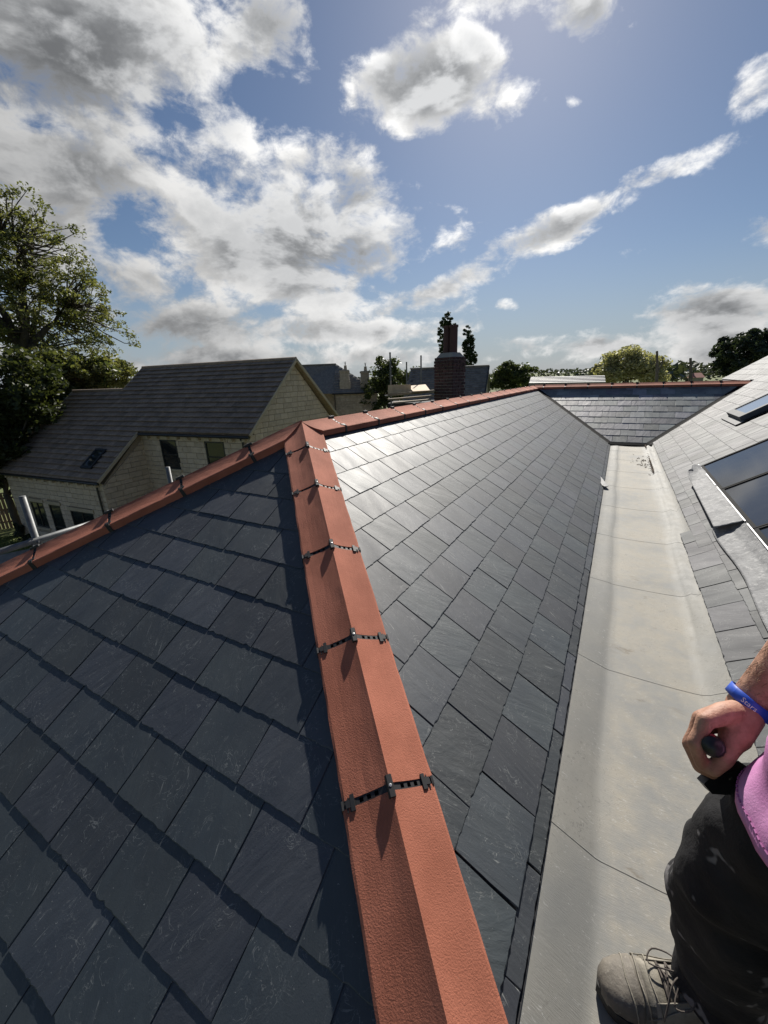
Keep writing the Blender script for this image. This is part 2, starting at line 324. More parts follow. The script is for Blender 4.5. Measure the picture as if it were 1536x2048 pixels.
class MB:
    curve = False
    def __init__(s): s.v = []; s.f = []
    def add(s, v, f):
        n = len(s.v); s.v += [tuple(x) for x in v]; s.f += [tuple(i+n for i in ff) for ff in f]; return s
    def box(s, c, ex, ey, ez):             # centre and three half-extent vectors
        c, ex, ey, ez = map(np.asarray, (c, ex, ey, ez))
        v = [c+sx*ex+sy*ey+sz*ez for sz in (-1, 1) for sy in (-1, 1) for sx in (-1, 1)]
        return s.add(v, [(0, 2, 3, 1), (4, 5, 7, 6), (0, 1, 5, 4), (2, 6, 7, 3), (0, 4, 6, 2), (1, 3, 7, 5)])
    def abox(s, x0, x1, y0, y1, z0, z1):
        return s.box(((x0+x1)/2, (y0+y1)/2, (z0+z1)/2), ((x1-x0)/2, 0, 0), (0, (y1-y0)/2, 0), (0, 0, (z1-z0)/2))
    def tube(s, pts, rad, seg=8, cap=True):
        pts = [np.asarray(p, float) for p in pts]; n = len(pts); rad = [rad]*n if np.isscalar(rad) else rad
        if s.curve and n > 2:
            P2, R2 = [], []
            for i in range(n-1):
                p0, p1, p2, p3 = pts[max(i-1, 0)], pts[i], pts[i+1], pts[min(i+2, n-1)]
                for t in (0, .25, .5, .75): P2.append(.5*((2*p1)+(p2-p0)*t+(2*p0-5*p1+4*p2-p3)*t*t+(3*p1-p0-3*p2+p3)*t**3)); R2.append(rad[i]*(1-t)+rad[i+1]*t)
            pts = P2+[pts[-1]]; rad = R2+[rad[-1]]; n = len(pts)
        prev = None; rings = []
        for i in range(n):
            t = pts[min(i+1, n-1)]-pts[max(i-1, 0)]; t = t/(np.linalg.norm(t)+1e-12)
            if prev is None:
                a = np.cross(t, (0, 0, 1.0) if abs(t[2]) < .9 else (1.0, 0, 0))
            else: a = prev-t*(prev@t)
            a = a/(np.linalg.norm(a)+1e-12); prev = a; b = np.cross(t, a)
            rings.append([pts[i]+rad[i]*(math.cos(k*2*math.pi/seg)*a+math.sin(k*2*math.pi/seg)*b) for k in range(seg)])
        v = [p for r in rings for p in r]
        f = [(i*seg+k, i*seg+(k+1) % seg, (i+1)*seg+(k+1) % seg, (i+1)*seg+k) for i in range(n-1) for k in range(seg)]
        if cap: f += [tuple(range(seg))[::-1], tuple((n-1)*seg+k for k in range(seg))]
        return s.add(v, f)
    def loft(s, rings, cap=True, close=True):
        m = len(rings[0]); v = [p for r in rings for p in r]; e = m if close else m-1
        f = [(i*m+k, i*m+(k+1) % m, (i+1)*m+(k+1) % m, (i+1)*m+k) for i in range(len(rings)-1) for k in range(e)]
        if cap: f += [tuple(range(m))[::-1], tuple((len(rings)-1)*m+k for k in range(m))]
        return s.add(v, f)
    def prism(s, poly, n, depth):          # polygon (3d points) pushed by n*depth
        poly = [np.asarray(p, float) for p in poly]; n = np.asarray(n)*depth; k = len(poly)
        return s.add(poly+[p+n for p in poly], [tuple(range(k))[::-1], tuple(range(k, 2*k))]+[(i, (i+1) % k, k+(i+1) % k, k+i) for i in range(k)])
    def out(s, name, mat, parent=None, smooth=False): return obj(name, s.v, s.f, mat, parent, smooth)
def clip_poly(poly, planes):               # planes: (a,b,c) keeps a*u+b*v<=c
    for a, b, c in planes:
        res = []
        for i in range(len(poly)):
            p, q = poly[i], poly[(i+1) % len(poly)]; dp = a*p[0]+b*p[1]-c; dq = a*q[0]+b*q[1]-c
            if dp <= 0: res.append(p)
            if (dp < 0 < dq) or (dq < 0 < dp):
                t = dp/(dp-dq); res.append((p[0]+t*(q[0]-p[0]), p[1]+t*(q[1]-p[1])))
        poly = res
        if len(poly) < 3: return []
    return poly
def area(poly): return .5*abs(sum(poly[i][0]*poly[(i+1) % len(poly)][1]-poly[(i+1) % len(poly)][0]*poly[i][1] for i in range(len(poly))))
def convex_planes(pts):                    # ccw polygon -> half planes
    out = []
    for i in range(len(pts)):
        (x0, y0), (x1, y1) = pts[i], pts[(i+1) % len(pts)]; a, b = (y1-y0), -(x1-x0); l = math.hypot(a, b); out.append((a/l, b/l, (a*x0+b*y0)/l))
    return out

# ------------------------------------------------------------------ ground
def grid_sheet(name, x0, x1, y0, y1, z, mat, n=2):
    xs = np.linspace(x0, x1, n); ys = np.linspace(y0, y1, n)
    v = [(a, b, z) for b in ys for a in xs]; f = [(j*n+i, j*n+i+1, (j+1)*n+i+1, (j+1)*n+i) for j in range(n-1) for i in range(n-1)]
    return obj(name, v, f, mat)
GZ = -CZ
tag(grid_sheet('ground', -1800, 1800, -800, 3000, GZ, 'grass_ground', 3), 'grassy ground around the houses', kind='structure')
# ------------------------------------------------------------------ slate roofs
def slate_outline(w, L, chip=True, jag=.0015):
    pts = []
    n = 18
    for i in range(n+1):
        x = -w/2+w*i/n; y = random.uniform(-jag, jag)
        if chip and random.random() < .035: y += random.uniform(.002, .006)
        pts.append((x, y))
    for k in (.2, .45, .7): pts.append((w/2+random.uniform(-.0012, .0012), L*k))
    pts += [(w/2, L), (-w/2, L)]
    for k in (.7, .45, .2): pts.append((-w/2+random.uniform(-.0012, .0012), L*k))
    return pts
TAU = .0165
def slate_mesh(poly, thick=.0029, lift=0.0):
    """poly in slate space, y=0 at the tail; the slab leans so that its tail lies on the course below"""
    k = len(poly); cx = sum(p[0] for p in poly)/k; cy = sum(p[1] for p in poly)/k
    bot, mid, top = [], [], []
    for x, y in poly:
        zb = .0040-TAU*y+lift*max(0, 1-y/.2); ins = random.uniform(.0012, .0042) if y < .012 else random.uniform(.0006, .0018)
        l = math.hypot(x-cx, y-cy)+1e-9; bot.append((x, y, zb-.012 if False else zb)); mid.append((x, y, zb+thick*random.uniform(.45, .75)))
        top.append((x-(x-cx)/l*ins, y-(y-cy)/l*ins, zb+thick))
    v = bot+mid+top
    f = [tuple(2*k+i for i in range(k))]
    for i in range(k):
        j = (i+1) % k; f += [(i, j, k+j, k+i), (k+i, k+j, 2*k+j, 2*k+i)]
    return v, f
def in_view(p2, d, m=40): return d > .05 and -m < p2[0] < IW+m and -m < p2[1] < IH+m
def slate_field(parent, O, U, Up, N, rows, planes, pitch, mat, L=.38, cap=300, cull=None, jit=.004):
    """rows: (v of the tail, u of a joint, N offset, u range). Whole slates share a few meshes, cut ones have their own."""
    O, U, Up, N = map(np.asarray, (O, U, Up, N))
    variants = [mesh_from('slate', *slate_mesh(slate_outline(pitch-.005, L), lift=random.choice((0, 0, .0008, .0015))), mat) for _ in range(14)]
    cand = []
    for row in rows:
        v, ph, no, u0, u1 = row[:5]; Lr = row[5] if len(row) > 5 else L; pl = row[6] if len(row) > 6 else planes
        i0 = math.floor((u0-ph)/pitch); i1 = math.ceil((u1-ph)/pitch)
        for i in range(i0, i1+1):
            uc = ph+(i+.5)*pitch+random.uniform(-.002, .002); vc = v+random.uniform(-jit*.6, jit*.6)
            if cull and cull(uc, vc): continue
            rect = [(uc-pitch/2, vc), (uc+pitch/2, vc), (uc+pitch/2, vc+Lr), (uc-pitch/2, vc+Lr)]
            whole = Lr == L and all(a*x+b*y <= c for a, b, c in pl for x, y in rect)
            poly = None
            if not whole:
                raw = [(x+uc, y+vc) for x, y in slate_outline(pitch-.005, Lr)]
                poly = clip_poly(raw, pl)
                if not poly or area(poly) < .0015: continue
                poly = [(x-uc, y-vc) for x, y in poly]
                if min(p[1] for p in poly) > .2: continue
            c = O+U*uc+Up*(vc+.09); p2, d = proj(c)
            size = 1/d**2 if in_view(p2, d) else -1.0
            if size < 0 and not (d > -.3 and -900 < (p2[0] if d > .05 else 0) < 2600 and np.linalg.norm(c) < 16): continue
            cand.append((size, uc, vc, no, poly))
    cand.sort(key=lambda t: -t[0]); rest = MB(); n = 0
    for size, uc, vc, no, poly in cand:
        org = O+U*uc+Up*vc+N*no; a = random.gauss(0, .004)
        U2 = U*math.cos(a)+Up*math.sin(a); V2 = np.cross(N, U2)
        if size > 0 and n < cap:
            me = random.choice(variants) if poly is None else mesh_from('slate', *slate_mesh(poly), mat)
            placed('slate', me, org, U2, V2, N, parent); n += 1
        else:
            pv, pf = slate_mesh(poly or slate_outline(pitch-.005, L))
            rest.add([org+U2*x+V2*y+N*z for x, y, z in pv], pf)
    if rest.v: tag(rest.out('slates', mat, parent), kind='stuff')
    return n
def deck(name, pts, label, mat='felt', thick=.05, n=None):
    """roof deck under the slates: a slab whose top is 14 mm under the slate plane"""
    pts = [np.asarray(p, float) for p in pts]; nn = np.cross(pts[1]-pts[0], pts[2]-pts[0]); nn /= np.linalg.norm(nn)
    if nn[2] < 0: nn = -nn; pts = pts[::-1]
    b = MB().prism([p-nn*(.012+thick) for p in pts], nn, thick)
    return tag(b.out(name, mat), label, kind='structure')
S1, C1, T1 = math.sin(R(29.63)), math.cos(R(29.63)), math.tan(R(29.63))
S3, C3 = math.sin(R(30.2)), math.cos(R(30.2)); S4, C4, T4 = math.sin(R(33)), math.cos(R(33)), math.tan(R(33))
XR, ZR, YA = -1.766, -.286, 2.043           # ridge line of the slate plane, apex of the hips
# long slope down to the gutter
lo = deck('roof_slope', [(-.018, .30, -1.28), (-.018, 8.62, -1.28), (XR, 10.30, ZR), (XR, YA, ZR)], 'long slate slope running from the red ridge down to the pale valley gutter')
rows = [(0.0, 1.3145, -.0065, .2, 8.7, .22)]+[(.047+.1875*k, (1.4385 if k % 2 == 0 else 1.3105), 0, .2+.87*(.047+.1875*k), 10.4) for k in range(11)]
slate_field(lo, (-.018, 0, -1.28), (0, 1, 0), (-C1, 0, S1), (S1, 0, C1), rows,
            [(0, 1, 2.0), (-1, .8687, -.295), (1, -.8495, 8.594-.085)], .2496, 'slate')
# hip end
hz0 = -1.448-.6*T1
he = deck('roof_slope', [(-.03, -.6, hz0), (-.03, .307, -1.448+.307*T1), (XR, YA, ZR), (-4.41, -.6, hz0)], 'dark triangular slate hip end between the two terracotta hips')
hp = [(1, .8695, .8778), (-1, .8695, 4.41), (0, 1, 3.03), (1, 0, -.025)]
rows = []
for m_ in range(-10, 7):
    v = 1.870+.186*m_; rows.append((v, -2.2298 if m_ % 2 == 0 else -2.345, 0, -4.5+.87*v, min(.9-.87*v, .05)))
slate_field(he, (0, -.6, hz0), (1, 0, 0), (0, C1, S1), (0, -S1, C1), [r_ for r_ in rows if r_[0] > -.01], hp, .2496, 'slate')
# the far roof across the end of the gutter
fa = deck('roof_slope', [(-.044, 8.62, -1.265), (.58, 8.62, -1.265), (2.112, 10.33, -.27), (-1.79, 10.33, -.27)], 'far slate slope facing the camera at the end of the gutter')
rows = [(.02, .07, -.0065, -.2, .9, .2)]+[(.045+.195*k, .12 if k % 2 else .0, 0, -2, 2.3) for k in range(10)]
slate_field(fa, (0, 8.62, -1.265), (1, 0, 0), (0, C3, S3), (0, -S3, C3), rows, [(0, 1, 1.95), (-1, -.8845, .0444-.07), (1, -.7746, .58-.07)], .243, 'slate_lit', jit=.006)  # silvery sheen of this slope comes from the lighter base colour
# the right-hand roof with the solar panels
VT = 4.6
ri = deck('roof_slope', [(.68, -1.5, -1.20), (.68, 8.73, -1.20), (.58+1.83*C4, 10.33, -1.265+1.83*S4), (.58+1.83*C4, 13.1, -1.265+1.83*S4), (.58+VT*C4, 13.1, -1.265+VT*S4), (.58+VT*C4, -1.5, -1.265+VT*S4)],
          'pale slate slope carrying the solar panels beside the gutter')
def cull_r(u, v): return (v > .45 and -5.40 < u < 2) or (v > .98 and v < 2.15 and -7.83 < u < -6.97)
vall = [(0, 1, VT), (-1, -.9358, 8.62-.085)]
rows = [(0.0, -3.547, 0, -3.75, .5), (.075, -3.9, 0, -8.9, -3.80)]
for k in range(20):
    v = .165+.19*k; rows.append((v, -3.42 if k % 2 == 0 else -3.547, 0, -8.8-.94*v if v < 1.72 else -13.1, .5, .38, vall if v < 1.72 else [(0, 1, VT), (-1, 0, 13.1)]))
slate_field(ri, (.58, 0, -1.265), (0, -1, 0), (C4, 0, S4), (-S4, 0, C4), rows, vall, .2496, 'slate_warm', cull=cull_r)
# slopes that fall away out of sight, and the walls that carry everything
tag(obj('roof_slope', [(XR, YA, ZR-.012), (XR, 12, ZR-.012), (-4.6, 12, ZR-.012-2.834*T1), (-4.6, -.79, ZR-.012-2.834*T1)], [(0, 1, 2, 3)], 'slate'), 'slate slope falling away behind the red ridge', kind='structure')
tag(obj('roof_slope', [(-1.79, 10.33, -.282), (2.112, 10.33, -.282), (2.112, 13.0, -.282-2.67*.582), (-1.79, 13.0, -.282-2.67*.582)], [(0, 1, 2, 3)], 'slate'), 'slate slope falling away behind the far ridge', kind='structure')
wb = MB(); wb.abox(-4.35, -.16, -.45, 12, GZ, -2.02); wb.abox(-.16, 6.0, -1.4, 13, GZ, -1.46)
tag(wb.out('building_wall', 'stone'), 'stone walls under the slate roofs', kind='structure')
tag(MB().abox(2.2, 5.6, -1.4, 13.05, -1.46, -.60).out('building_wall', 'stone'), 'stone wall under the panel roof', kind='structure')
# valley linings: dark channels where the far slope meets the other two
def valley(p, q, w, label):
    p, q = np.asarray(p), np.asarray(q); d = (q-p)/np.linalg.norm(q-p); s = np.cross(d, (0, 0, 1)); s /= np.linalg.norm(s)
    rings = []
    for c in (p, q):
        rings.append([c-s*w+np.array([0, 0, w*.22]), c+np.array([0, 0, .006]), c+s*w+np.array([0, 0, w*.22]), c+s*w+np.array([0, 0, w*.22-.006]), c-np.array([0, 0, .004]), c-s*w+np.array([0, 0, w*.22-.006])])
    return tag(MB().loft(rings).out('valley_lining', 'valley_black'), label, 'valley lining', 'dark valley linings')
valley((-.035, 8.60, -1.262), (-1.775, 10.30, -.27), .075, 'dark valley lining between the far slope and the long slope')
valley((.575, 8.60, -1.262), (2.10, 10.31, -.27), .075, 'dark valley lining between the far slope and the panel roof')
tag(MB().box((.27, 8.60, -1.262), (.33, 0, 0), (0, .03, .017), (0, -.003, .005)).out('drip_strip', 'valley_black'), 'dark drip strip along the foot of the far slope', 'strip')

# ------------------------------------------------------------------ terracotta ridge and hips
def tile_section(a, dz, sk, t=.013):
    f = lambda k: -dz*(1.55*k-.55*k*k)       # wings fall steeply off the crest and flare towards the edge
    w = [(a*k, f(k)) for k in (.015, .06, .14, .24, .36, .50, .65, .82)]
    o = [(-a, -dz-sk), (-a-.002, -dz-.004), (-a+.004, -dz)]+[(-x, y) for x, y in w[::-1]]+[(0, 0)]+w+[(a-.004, -dz), (a+.002, -dz-.004), (a, -dz-sk)]
    i = [(a-t, -dz-sk), (a-t, -dz-t), (0, -t*1.1), (-a+t, -dz-t), (-a+t, -dz-sk)]
    return o+i
def ridge_run(name, label, A, h, joints, end, a, dz, sk, mitres=(), detail=True, start=0.0):
    A = np.asarray(A, float); h = np.asarray(h, float); h /= np.linalg.norm(h)
    pr = np.cross(h, (0, 0, 1)); pr /= np.linalg.norm(pr); n = np.cross(pr, h)
    root = empty(name, A+h*end*.5-np.array([0, 0, .1]), label, 'ridge')
    js = [start]+list(joints)+[end]; sec = tile_section(a, dz, sk)
    for i in range(len(js)-1):
        t0 = js[i]+(.009 if i else 0); t1 = js[i+1]-.009; steps = max(2, int((t1-t0)/.055)) if detail else 2
        lift = random.uniform(-.001, .0015); yawj = random.gauss(0, .003); rings = []
        for s in range(steps+1):
            t = t0+(t1-t0)*s/steps; q = A+h*t+pr*(yawj*(t-t0))+n*lift
            w = .0012 if detail else 0
            rings.append([q+pr*(x+(.0012*random.uniform(-1, 1) if detail and y < -dz-.003 else 0))+n*(y+w*mnoise.noise(Vector((t*31, x*40, y*40+i)))) for x, y in sec])
        m = MB().loft(rings)
        o = m.out('ridge_tile', 'terracotta', root)
        if i == 0 and mitres:
            bm = bmesh.new(); bm.from_mesh(o.data); loc = WO[o.name]
            for pc, pn in mitres:
                bmesh.ops.bisect_plane(bm, geom=bm.verts[:]+bm.edges[:]+bm.faces[:], plane_co=Vector(pc)+Vector((0, 0, CZ))-loc, plane_no=Vector(pn), clear_outer=True)
                ed = [e for e in bm.edges if e.is_boundary]
                if ed: bmesh.ops.contextual_create(bm, geom=ed)
            bm.to_mesh(o.data); bm.free()
    for t in joints:
        c = A+h*t; sl = dz/a*1.06; l = math.hypot(1, sl)
        b = MB()
        fk = lambda k: -dz*(1.55*k-.55*k*k)
        def on(s, k0, k1):                 # frame of a stretch of the wing between two fractions of its width
            p0, p1 = c+pr*s*a*k0+n*fk(k0), c+pr*s*a*k1+n*fk(k1); d = p1-p0; ln = np.linalg.norm(d); d /= ln; nn = np.cross(d, h); nn = nn if nn@n > 0 else -nn; return (p0+p1)/2, d, nn, ln/2
        for s in (-1, 1):                  # strap in the joint, with its row of slots
            for x0, x1 in ((0, .25), (.33, .41), (.49, .57), (.65, 1.0)):
                m_, d, nn, hl = on(s, x0, x1); b.box(m_-nn*.0055, d*hl, h*.0105, nn*.004)
            for x0, x1 in ((.25, .33), (.41, .49), (.57, .65)):
                m_, d, nn, hl = on(s, x0, x1)
                for e in (-1, 1): b.box(m_-nn*.0055+h*e*.008, d*hl, h*.0025, nn*.004)
            b.box(c+pr*s*(a+.001)-n*(dz+sk*.5), pr*s*.003, h*.0105, n*(sk*.5+.002))
        st = b.out('joint_strap', 'black_plastic', root)
        bb = MB()                          # cap block folded over the crest
        sec2 = [(-.0092, -.004), (-.0092, .006), (-.006, .0105), (.006, .0105), (.0092, .006), (.0092, -.004)]
        bb.loft([[c+pr*x+n*y+h*s for x, y in sec2] for s in (-.026, .026)]); bb.out('cap_block', 'black_plastic', st)
        if not detail: continue
        for s in (-1, 1):
            cc, d, nn, _ = on(s, .74, .84); k = MB()
            k.box(cc+nn*.003, d*.0055, h*.019, nn*.0024); k.box(cc+d*.0115+nn*.003, d*.0075, h*.009, nn*.002)
            for e in (-.0045, .0045): k.box(cc+d*.011+d*e+h*.013+nn*.002, d*.0017, h*.006, nn*.0018)
            k.box(cc+d*.011-h*.009+nn*.001, d*.0016, h*.005, nn*.003)
            k.out('side_clip', 'black_plastic', st)
        sc = MB(); ring = [(.0034, .0108), (.0038, .0120), (.0022, .0124), (.0014, .0112)]
        sc.loft([[c+(pr*math.cos(q)+h*math.sin(q))*r_+n*z for q in np.linspace(0, 2*math.pi, 12, endpoint=False)] for r_, z in ring]); sc.out('screw', 'screw_steel', st)
    return root
AP = (XR, YA, -.243)
ridge_run('hip_ridge', 'terracotta tiled hip running down towards the camera between the dark and the pale slate slopes', AP, (1, -1, -T1), [.30, .695, 1.159, 1.6225, 2.0905, 2.556], 2.74, .126, .050, .029,
          [(AP, (-1, 0, 0)), (AP, (-.3827, .9239, 0))], start=-.06)
ridge_run('hip_ridge', 'terracotta tiled hip descending to the left below the stone house', (XR, YA, -.231), (-1, -1, -T1), [.375+.4615*i for i in range(8)], 4.0, .126, .050, .043, [(AP, (1, 0, 0)), (AP, (.3827, .9239, 0))], start=-.06)
ridge_run('roof_ridge', 'terracotta tiled ridge running away from the hips to the far roof', AP, (0, 1, 0), [.316+.4615*i for i in range(17)], 8.25, .124, .056, .040, [(AP, (.3827, -.9239, 0)), (AP, (-.3827, -.9239, 0))], start=-.06)
ridge_run('roof_ridge', 'dull red tiled ridge along the top of the far slate slope', (-1.74, 10.33, -.222), (1, 0, 0), [.2+.4615*i for i in range(9)], 3.95, .124, .056, .046, detail=False)

# ------------------------------------------------------------------ valley gutter
def floor_z(y): return -1.368+.026*(y-.9) if y < 2.9 else -1.316+.0035*(y-2.9)
def gutter_profile(y):
    zf = floor_z(y); k = min(1, max(0, (y-3.4)/.7)); xr = .60+.055*k; w = .006*math.sin(y*3.1)+.004*math.sin(y*7.7+1)
    L = lambda x: -1.297+(x+.012)/.117*(zf+.007+1.297)
    P = [(-.09, -1.262), (-.03, -1.292), (-.012, -1.297), (.03+w*.3, L(.03)), (.07+w*.6, L(.07)), (.098+w, L(.098)), (.112+w, zf+.0035), (.128+w, zf+.0005), (.16, zf), (.24, zf-.002), (.32, zf-.003), (.40, zf-.002), (.455, zf),
         (.485+w+.03*k, zf+.003), (.510+w+.035*k, zf+.014), (.535+.04*k, zf+.034), (xr-.03, min(-1.285, zf+.075)), (xr, -1.265+(xr-.58)*T4-.004*(1-k)+.002*k), (xr+.05, -1.265+(xr-.53)*T4-.012+.012*k)]
    return P
gut = empty('valley_gutter', (.27, 4.5, -1.45), 'pale grey sheet lined valley gutter between the two slate slopes', None, kind='structure')
seams = [-.7, .10, .985, 1.872, 2.756, 3.64, 4.53, 5.41, 6.30, 7.18, 8.0, 8.66]
for i in range(len(seams)-1):
    y0, y1 = seams[i]-.0, seams[i+1]+.06; n = 14; top, bot = [], []
    for s in range(n+1):
        y = y0+(y1-y0)*s/n; lift = .0013*(1-s/n); row = []
        bul = .0022*mnoise.noise(Vector((y*2.2, 3.1, 0)))
        for x, z in gutter_profile(y): row.append((x, y, z+lift+bul*(1 if .05 < x < .55 else 0)))
        top.append(row)
    m = MB(); g = len(top[0])
    m.add([p for r_ in top for p in r_], [(a*g+b, a*g+b+1, (a+1)*g+b+1, (a+1)*g+b) for a in range(n) for b in range(g-1)])
    k = len(m.v)
    m.add([p for p in top[0]]+[(x, y, z-.0025) for x, y, z in top[0]], [(b, b+1, g+b+1, g+b) for b in range(g-1)])
    m.out('liner_sheet', 'gutter_liner', gut, smooth=True)
tag(MB().abox(-.045, -.014, .15, 8.6, -1.33, -1.290).out('eaves_batten', 'felt'), 'dark batten under the slate edge along the gutter', 'batten')
db = MB()
for _ in range(240):
    cl = random.choice([((1300, 897), .10), ((1308, 932), .13), ((1313, 944), .10), ((1290, 928), .25)]); d_ = ray(*cl[0]); p = d_*(-1.315/d_[2])
    x = min(.53, p[0]+random.gauss(0, cl[1]*.35)); y = p[1]+random.gauss(0, cl[1]*1.3); s = random.uniform(.005, .014); q = random.uniform(0, 6)
    db.box((x, y, floor_z(y)+.006+(max(0, x-.47)*.5)), (s*math.cos(q), s*math.sin(q), s*.3), (-s*.5*math.sin(q), s*.5*math.cos(q), 0), (0, 0, .0015))
tag(db.out('debris', 'debris'), 'brown leaf litter at the far end of the gutter', kind='stuff')
p = ray(1192, 949); p = p*(-1.245/p[2]); q_ = ray(1212, 974); q_ = q_*(-1.27/q_[2])
d_ = (q_-p); d_ = d_/np.linalg.norm(d_); s_ = np.cross(d_, (0, 0, 1)); s_ /= np.linalg.norm(s_)
so_ = MB(); m_ = (p+q_)/2; L_ = np.linalg.norm(q_-p)/2
so_.loft([[m_+d_*t*L_+s_*x*w+np.array([0, 0, z]) for x, z in ((-1, 0), (1, 0), (1, .008), (-1, .008))] for t, w in ((-1, .022), (-.5, .030), (.2, .028), (.85, .033), (1, .018))])
tag(so_.out('slate_offcut', 'slate'), 'loose sliver of slate jutting over the gutter edge', 'slate')

# ------------------------------------------------------------------ solar panels, flashing and roof window on the right-hand roof
O4, U4, V4, N4 = np.array((.58, 0, -1.265)), np.array((0, 1.0, 0)), np.array((C4, 0, S4)), np.array((-S4, 0, C4))
def rr(y, v, h): return O4+U4*y+V4*v+N4*h
ys = [5.42-1.06*i for i in range(6)]
words = ['farthest from the camera, beside the lifted flashing', 'second from the far end, beside the lifted flashing', 'third from the far end, above the flat grey flashing', 'fourth from the far end', 'nearest to the camera']
for i in range(5):
    y1, y0 = ys[i]-.006, ys[i+1]+.006; e = empty('solar_panel', rr((y0+y1)/2, .4, 0), 'dark framed solar panel '+words[i], 'solar panel', 'row of solar panels')
    fr = MB(); v0, v1, h0, h1 = .395, 2.12, .03, .062
    for a_, b_, c_, dd in ((y0, y1, v0, v0+.022), (y0, y1, v1-.022, v1), (y0, y0+.016, v0+.022, v1-.022), (y1-.016, y1, v0+.022, v1-.022)):
        fr.box(rr((a_+b_)/2, (c_+dd)/2, (h0+h1)/2), U4*(b_-a_)/2, V4*(dd-c_)/2, N4*(h1-h0)/2)
    fr.out('frame', 'panel_edge', e)
    MB().box(rr((y0+y1)/2, (v0+v1)/2, .048), U4*((y1-y0)/2-.016), V4*((v1-v0)/2-.022), N4*.006).out('glass', 'panel_glass', e)
tr = MB().box(rr(2.78, 1.25, .004), U4*2.66, V4*.90, N4*.012); tag(tr.out('panel_tray', 'felt'), 'black tray under the solar panels', 'tray')
tag(MB().box(rr(5.455, 1.26, .03), U4*.022, V4*.87, N4*.02).out('edge_trim', 'valley_black'), 'black trim along the far edge of the solar panels', 'trim')
# apron flashing: one length lies flat, the far length is lifted and its end is curled over
def sheet(name, fn, nu, nv, mat, parent=None, t=.0025):
    g = [[fn(a/nu, b/nv) for b in range(nv+1)] for a in range(nu+1)]; V = [p for r_ in g for p in r_]; m = nv+1
    F = [(a*m+b, (a+1)*m+b, (a+1)*m+b+1, a*m+b+1) for a in range(nu) for b in range(nv)]
    o = obj(name, V, F, mat, parent, True); md = o.modifiers.new('thick', 'SOLIDIFY'); md.thickness = t; md.offset = 0; return o
def flat_fl(a, b):
    y = .3+3.35*a; lo_ = .205+.012*math.sin(y*5)+(.025 if y < 2.1 else 0); v = .40-(.40-lo_)*b
    h = .052-.030*min(1, b*2.2)+.0035*mnoise.noise(Vector((y*9, v*30, 0)))+.003*mnoise.noise(Vector((y*30, v*60, 2)))
    return rr(y, v, h)
tag(sheet('flashing', flat_fl, 90, 16, 'flash_metal'), 'mottled grey apron flashing lying flat below the solar panels', 'flashing')
def curl_fl(a, b):
    y = 3.50+1.98*a; w = .20-.04*a
    lift = .045*b**1.4*(1-.3*a)+.008*mnoise.noise(Vector((y*4, b*3, 5)))+.0025*mnoise.noise(Vector((y*22, b*14, 1)))
    v = .40-w*b*.92; h = .056+lift-.02*b
    if a > .72:                            # the far end rolls back over itself
        k = (a-.72)/.28*b; v += .06*k*k; h += .06*math.sin(k*2.4); y -= .30*k*k
    return rr(y, v, h)
tag(sheet('flashing', curl_fl, 60, 16, 'flash_metal'), 'lifted length of grey flashing with its far end curled over', 'flashing')
bar = MB()
for y in np.arange(.3, 5.4, 1.06): bar.box(rr(y+.5, .388, .058), U4*.5, V4*.004, N4*.003)
tag(bar.out('flashing_rail', 'panel_frame'), 'pale metal rail along the lower edge of the solar panels', 'rail')
sk = empty('roof_window', rr(7.4, 1.1, 0), 'grey framed roof window in the slates above the gutter end', 'roof window')
y0, y1, v0, v1 = 7.0, 7.80, 1.06, 2.24; fr = MB()
for a_, b_, c_, dd in ((y0, y1, v0, v0+.085), (y0, y1, v1-.09, v1), (y0, y0+.07, v0+.085, v1-.09), (y1-.07, y1, v0+.085, v1-.09)):
    fr.box(rr((a_+b_)/2, (c_+dd)/2, .045), U4*(b_-a_)/2, V4*(dd-c_)/2, N4*.045)
fr.out('frame', 'velux_metal', sk)
MB().box(rr(7.4, 1.65, .07), U4*.325, V4*.50, N4*.008).out('pane', 'velux_glass', sk)
MB().box(rr(7.4, 1.03, .02), U4*.47, V4*.05, N4*.006).out('apron', 'lead', sk)
for y in (6.955, 7.845): MB().box(rr(y, 1.65, .012), U4*.04, V4*.66, N4*.012).out('side_flashing', 'valley_black', sk)
# ------------------------------------------------------------------ stone house to the left
HS = 1.35
E0 = np.array([-8.52004, 7.66323, -1.3])*HS; ha = np.array([-.99398619, -.1095055, 0]); hb = np.array([.1095055, -.99398619, 0]); hz = np.array([0, 0, 1.0])
def H(u, b, z): return E0+(ha*u+hb*b+hz*z)*HS
RUN, RISE = 2.4766, 1.9820; HG = (GZ-E0[2])/HS; SL = math.hypot(RUN, RISE); hv = (-hb*RUN+hz*RISE)/SL; hn = np.cross(hv, ha); hn = hn if hn[2] > 0 else -hn
house = empty('stone_house', H(5, -1, HG), 'pale stone house with a dark tiled roof beyond the left hip', 'house')
def house_box(pts2, u0, u1): return [(H(u0, b, z), H(u1, b, z)) for b, z in pts2]
def block(profile, u0, u1, name, mat):
    """extrude a cross-section (b,z) along the ridge direction"""
    k = len(profile); v = [H(u0, b, z) for b, z in profile]+[H(u1, b, z) for b, z in profile]
    f = [tuple(range(k)), tuple(range(k, 2*k))[::-1]]+[(i, (i+1) % k, k+(i+1) % k, k+i) for i in range(k)]
    return obj(name, v, f, mat, house)
core = block([(-.19, HG), (-.19, -.17), (-RUN, RISE-.06), (-4.76, -.17), (-4.76, HG)], .16, 6.60, 'wall', 'mortar')
wcore = block([(1.34, HG), (1.34, -1.39), (-1.54, 1.17), (-4.4, -1.39), (-4.4, HG)], 4.46, 9.46, 'wall', 'mortar')
slope_z = lambda b: -b*RISE/RUN
stones_all = []
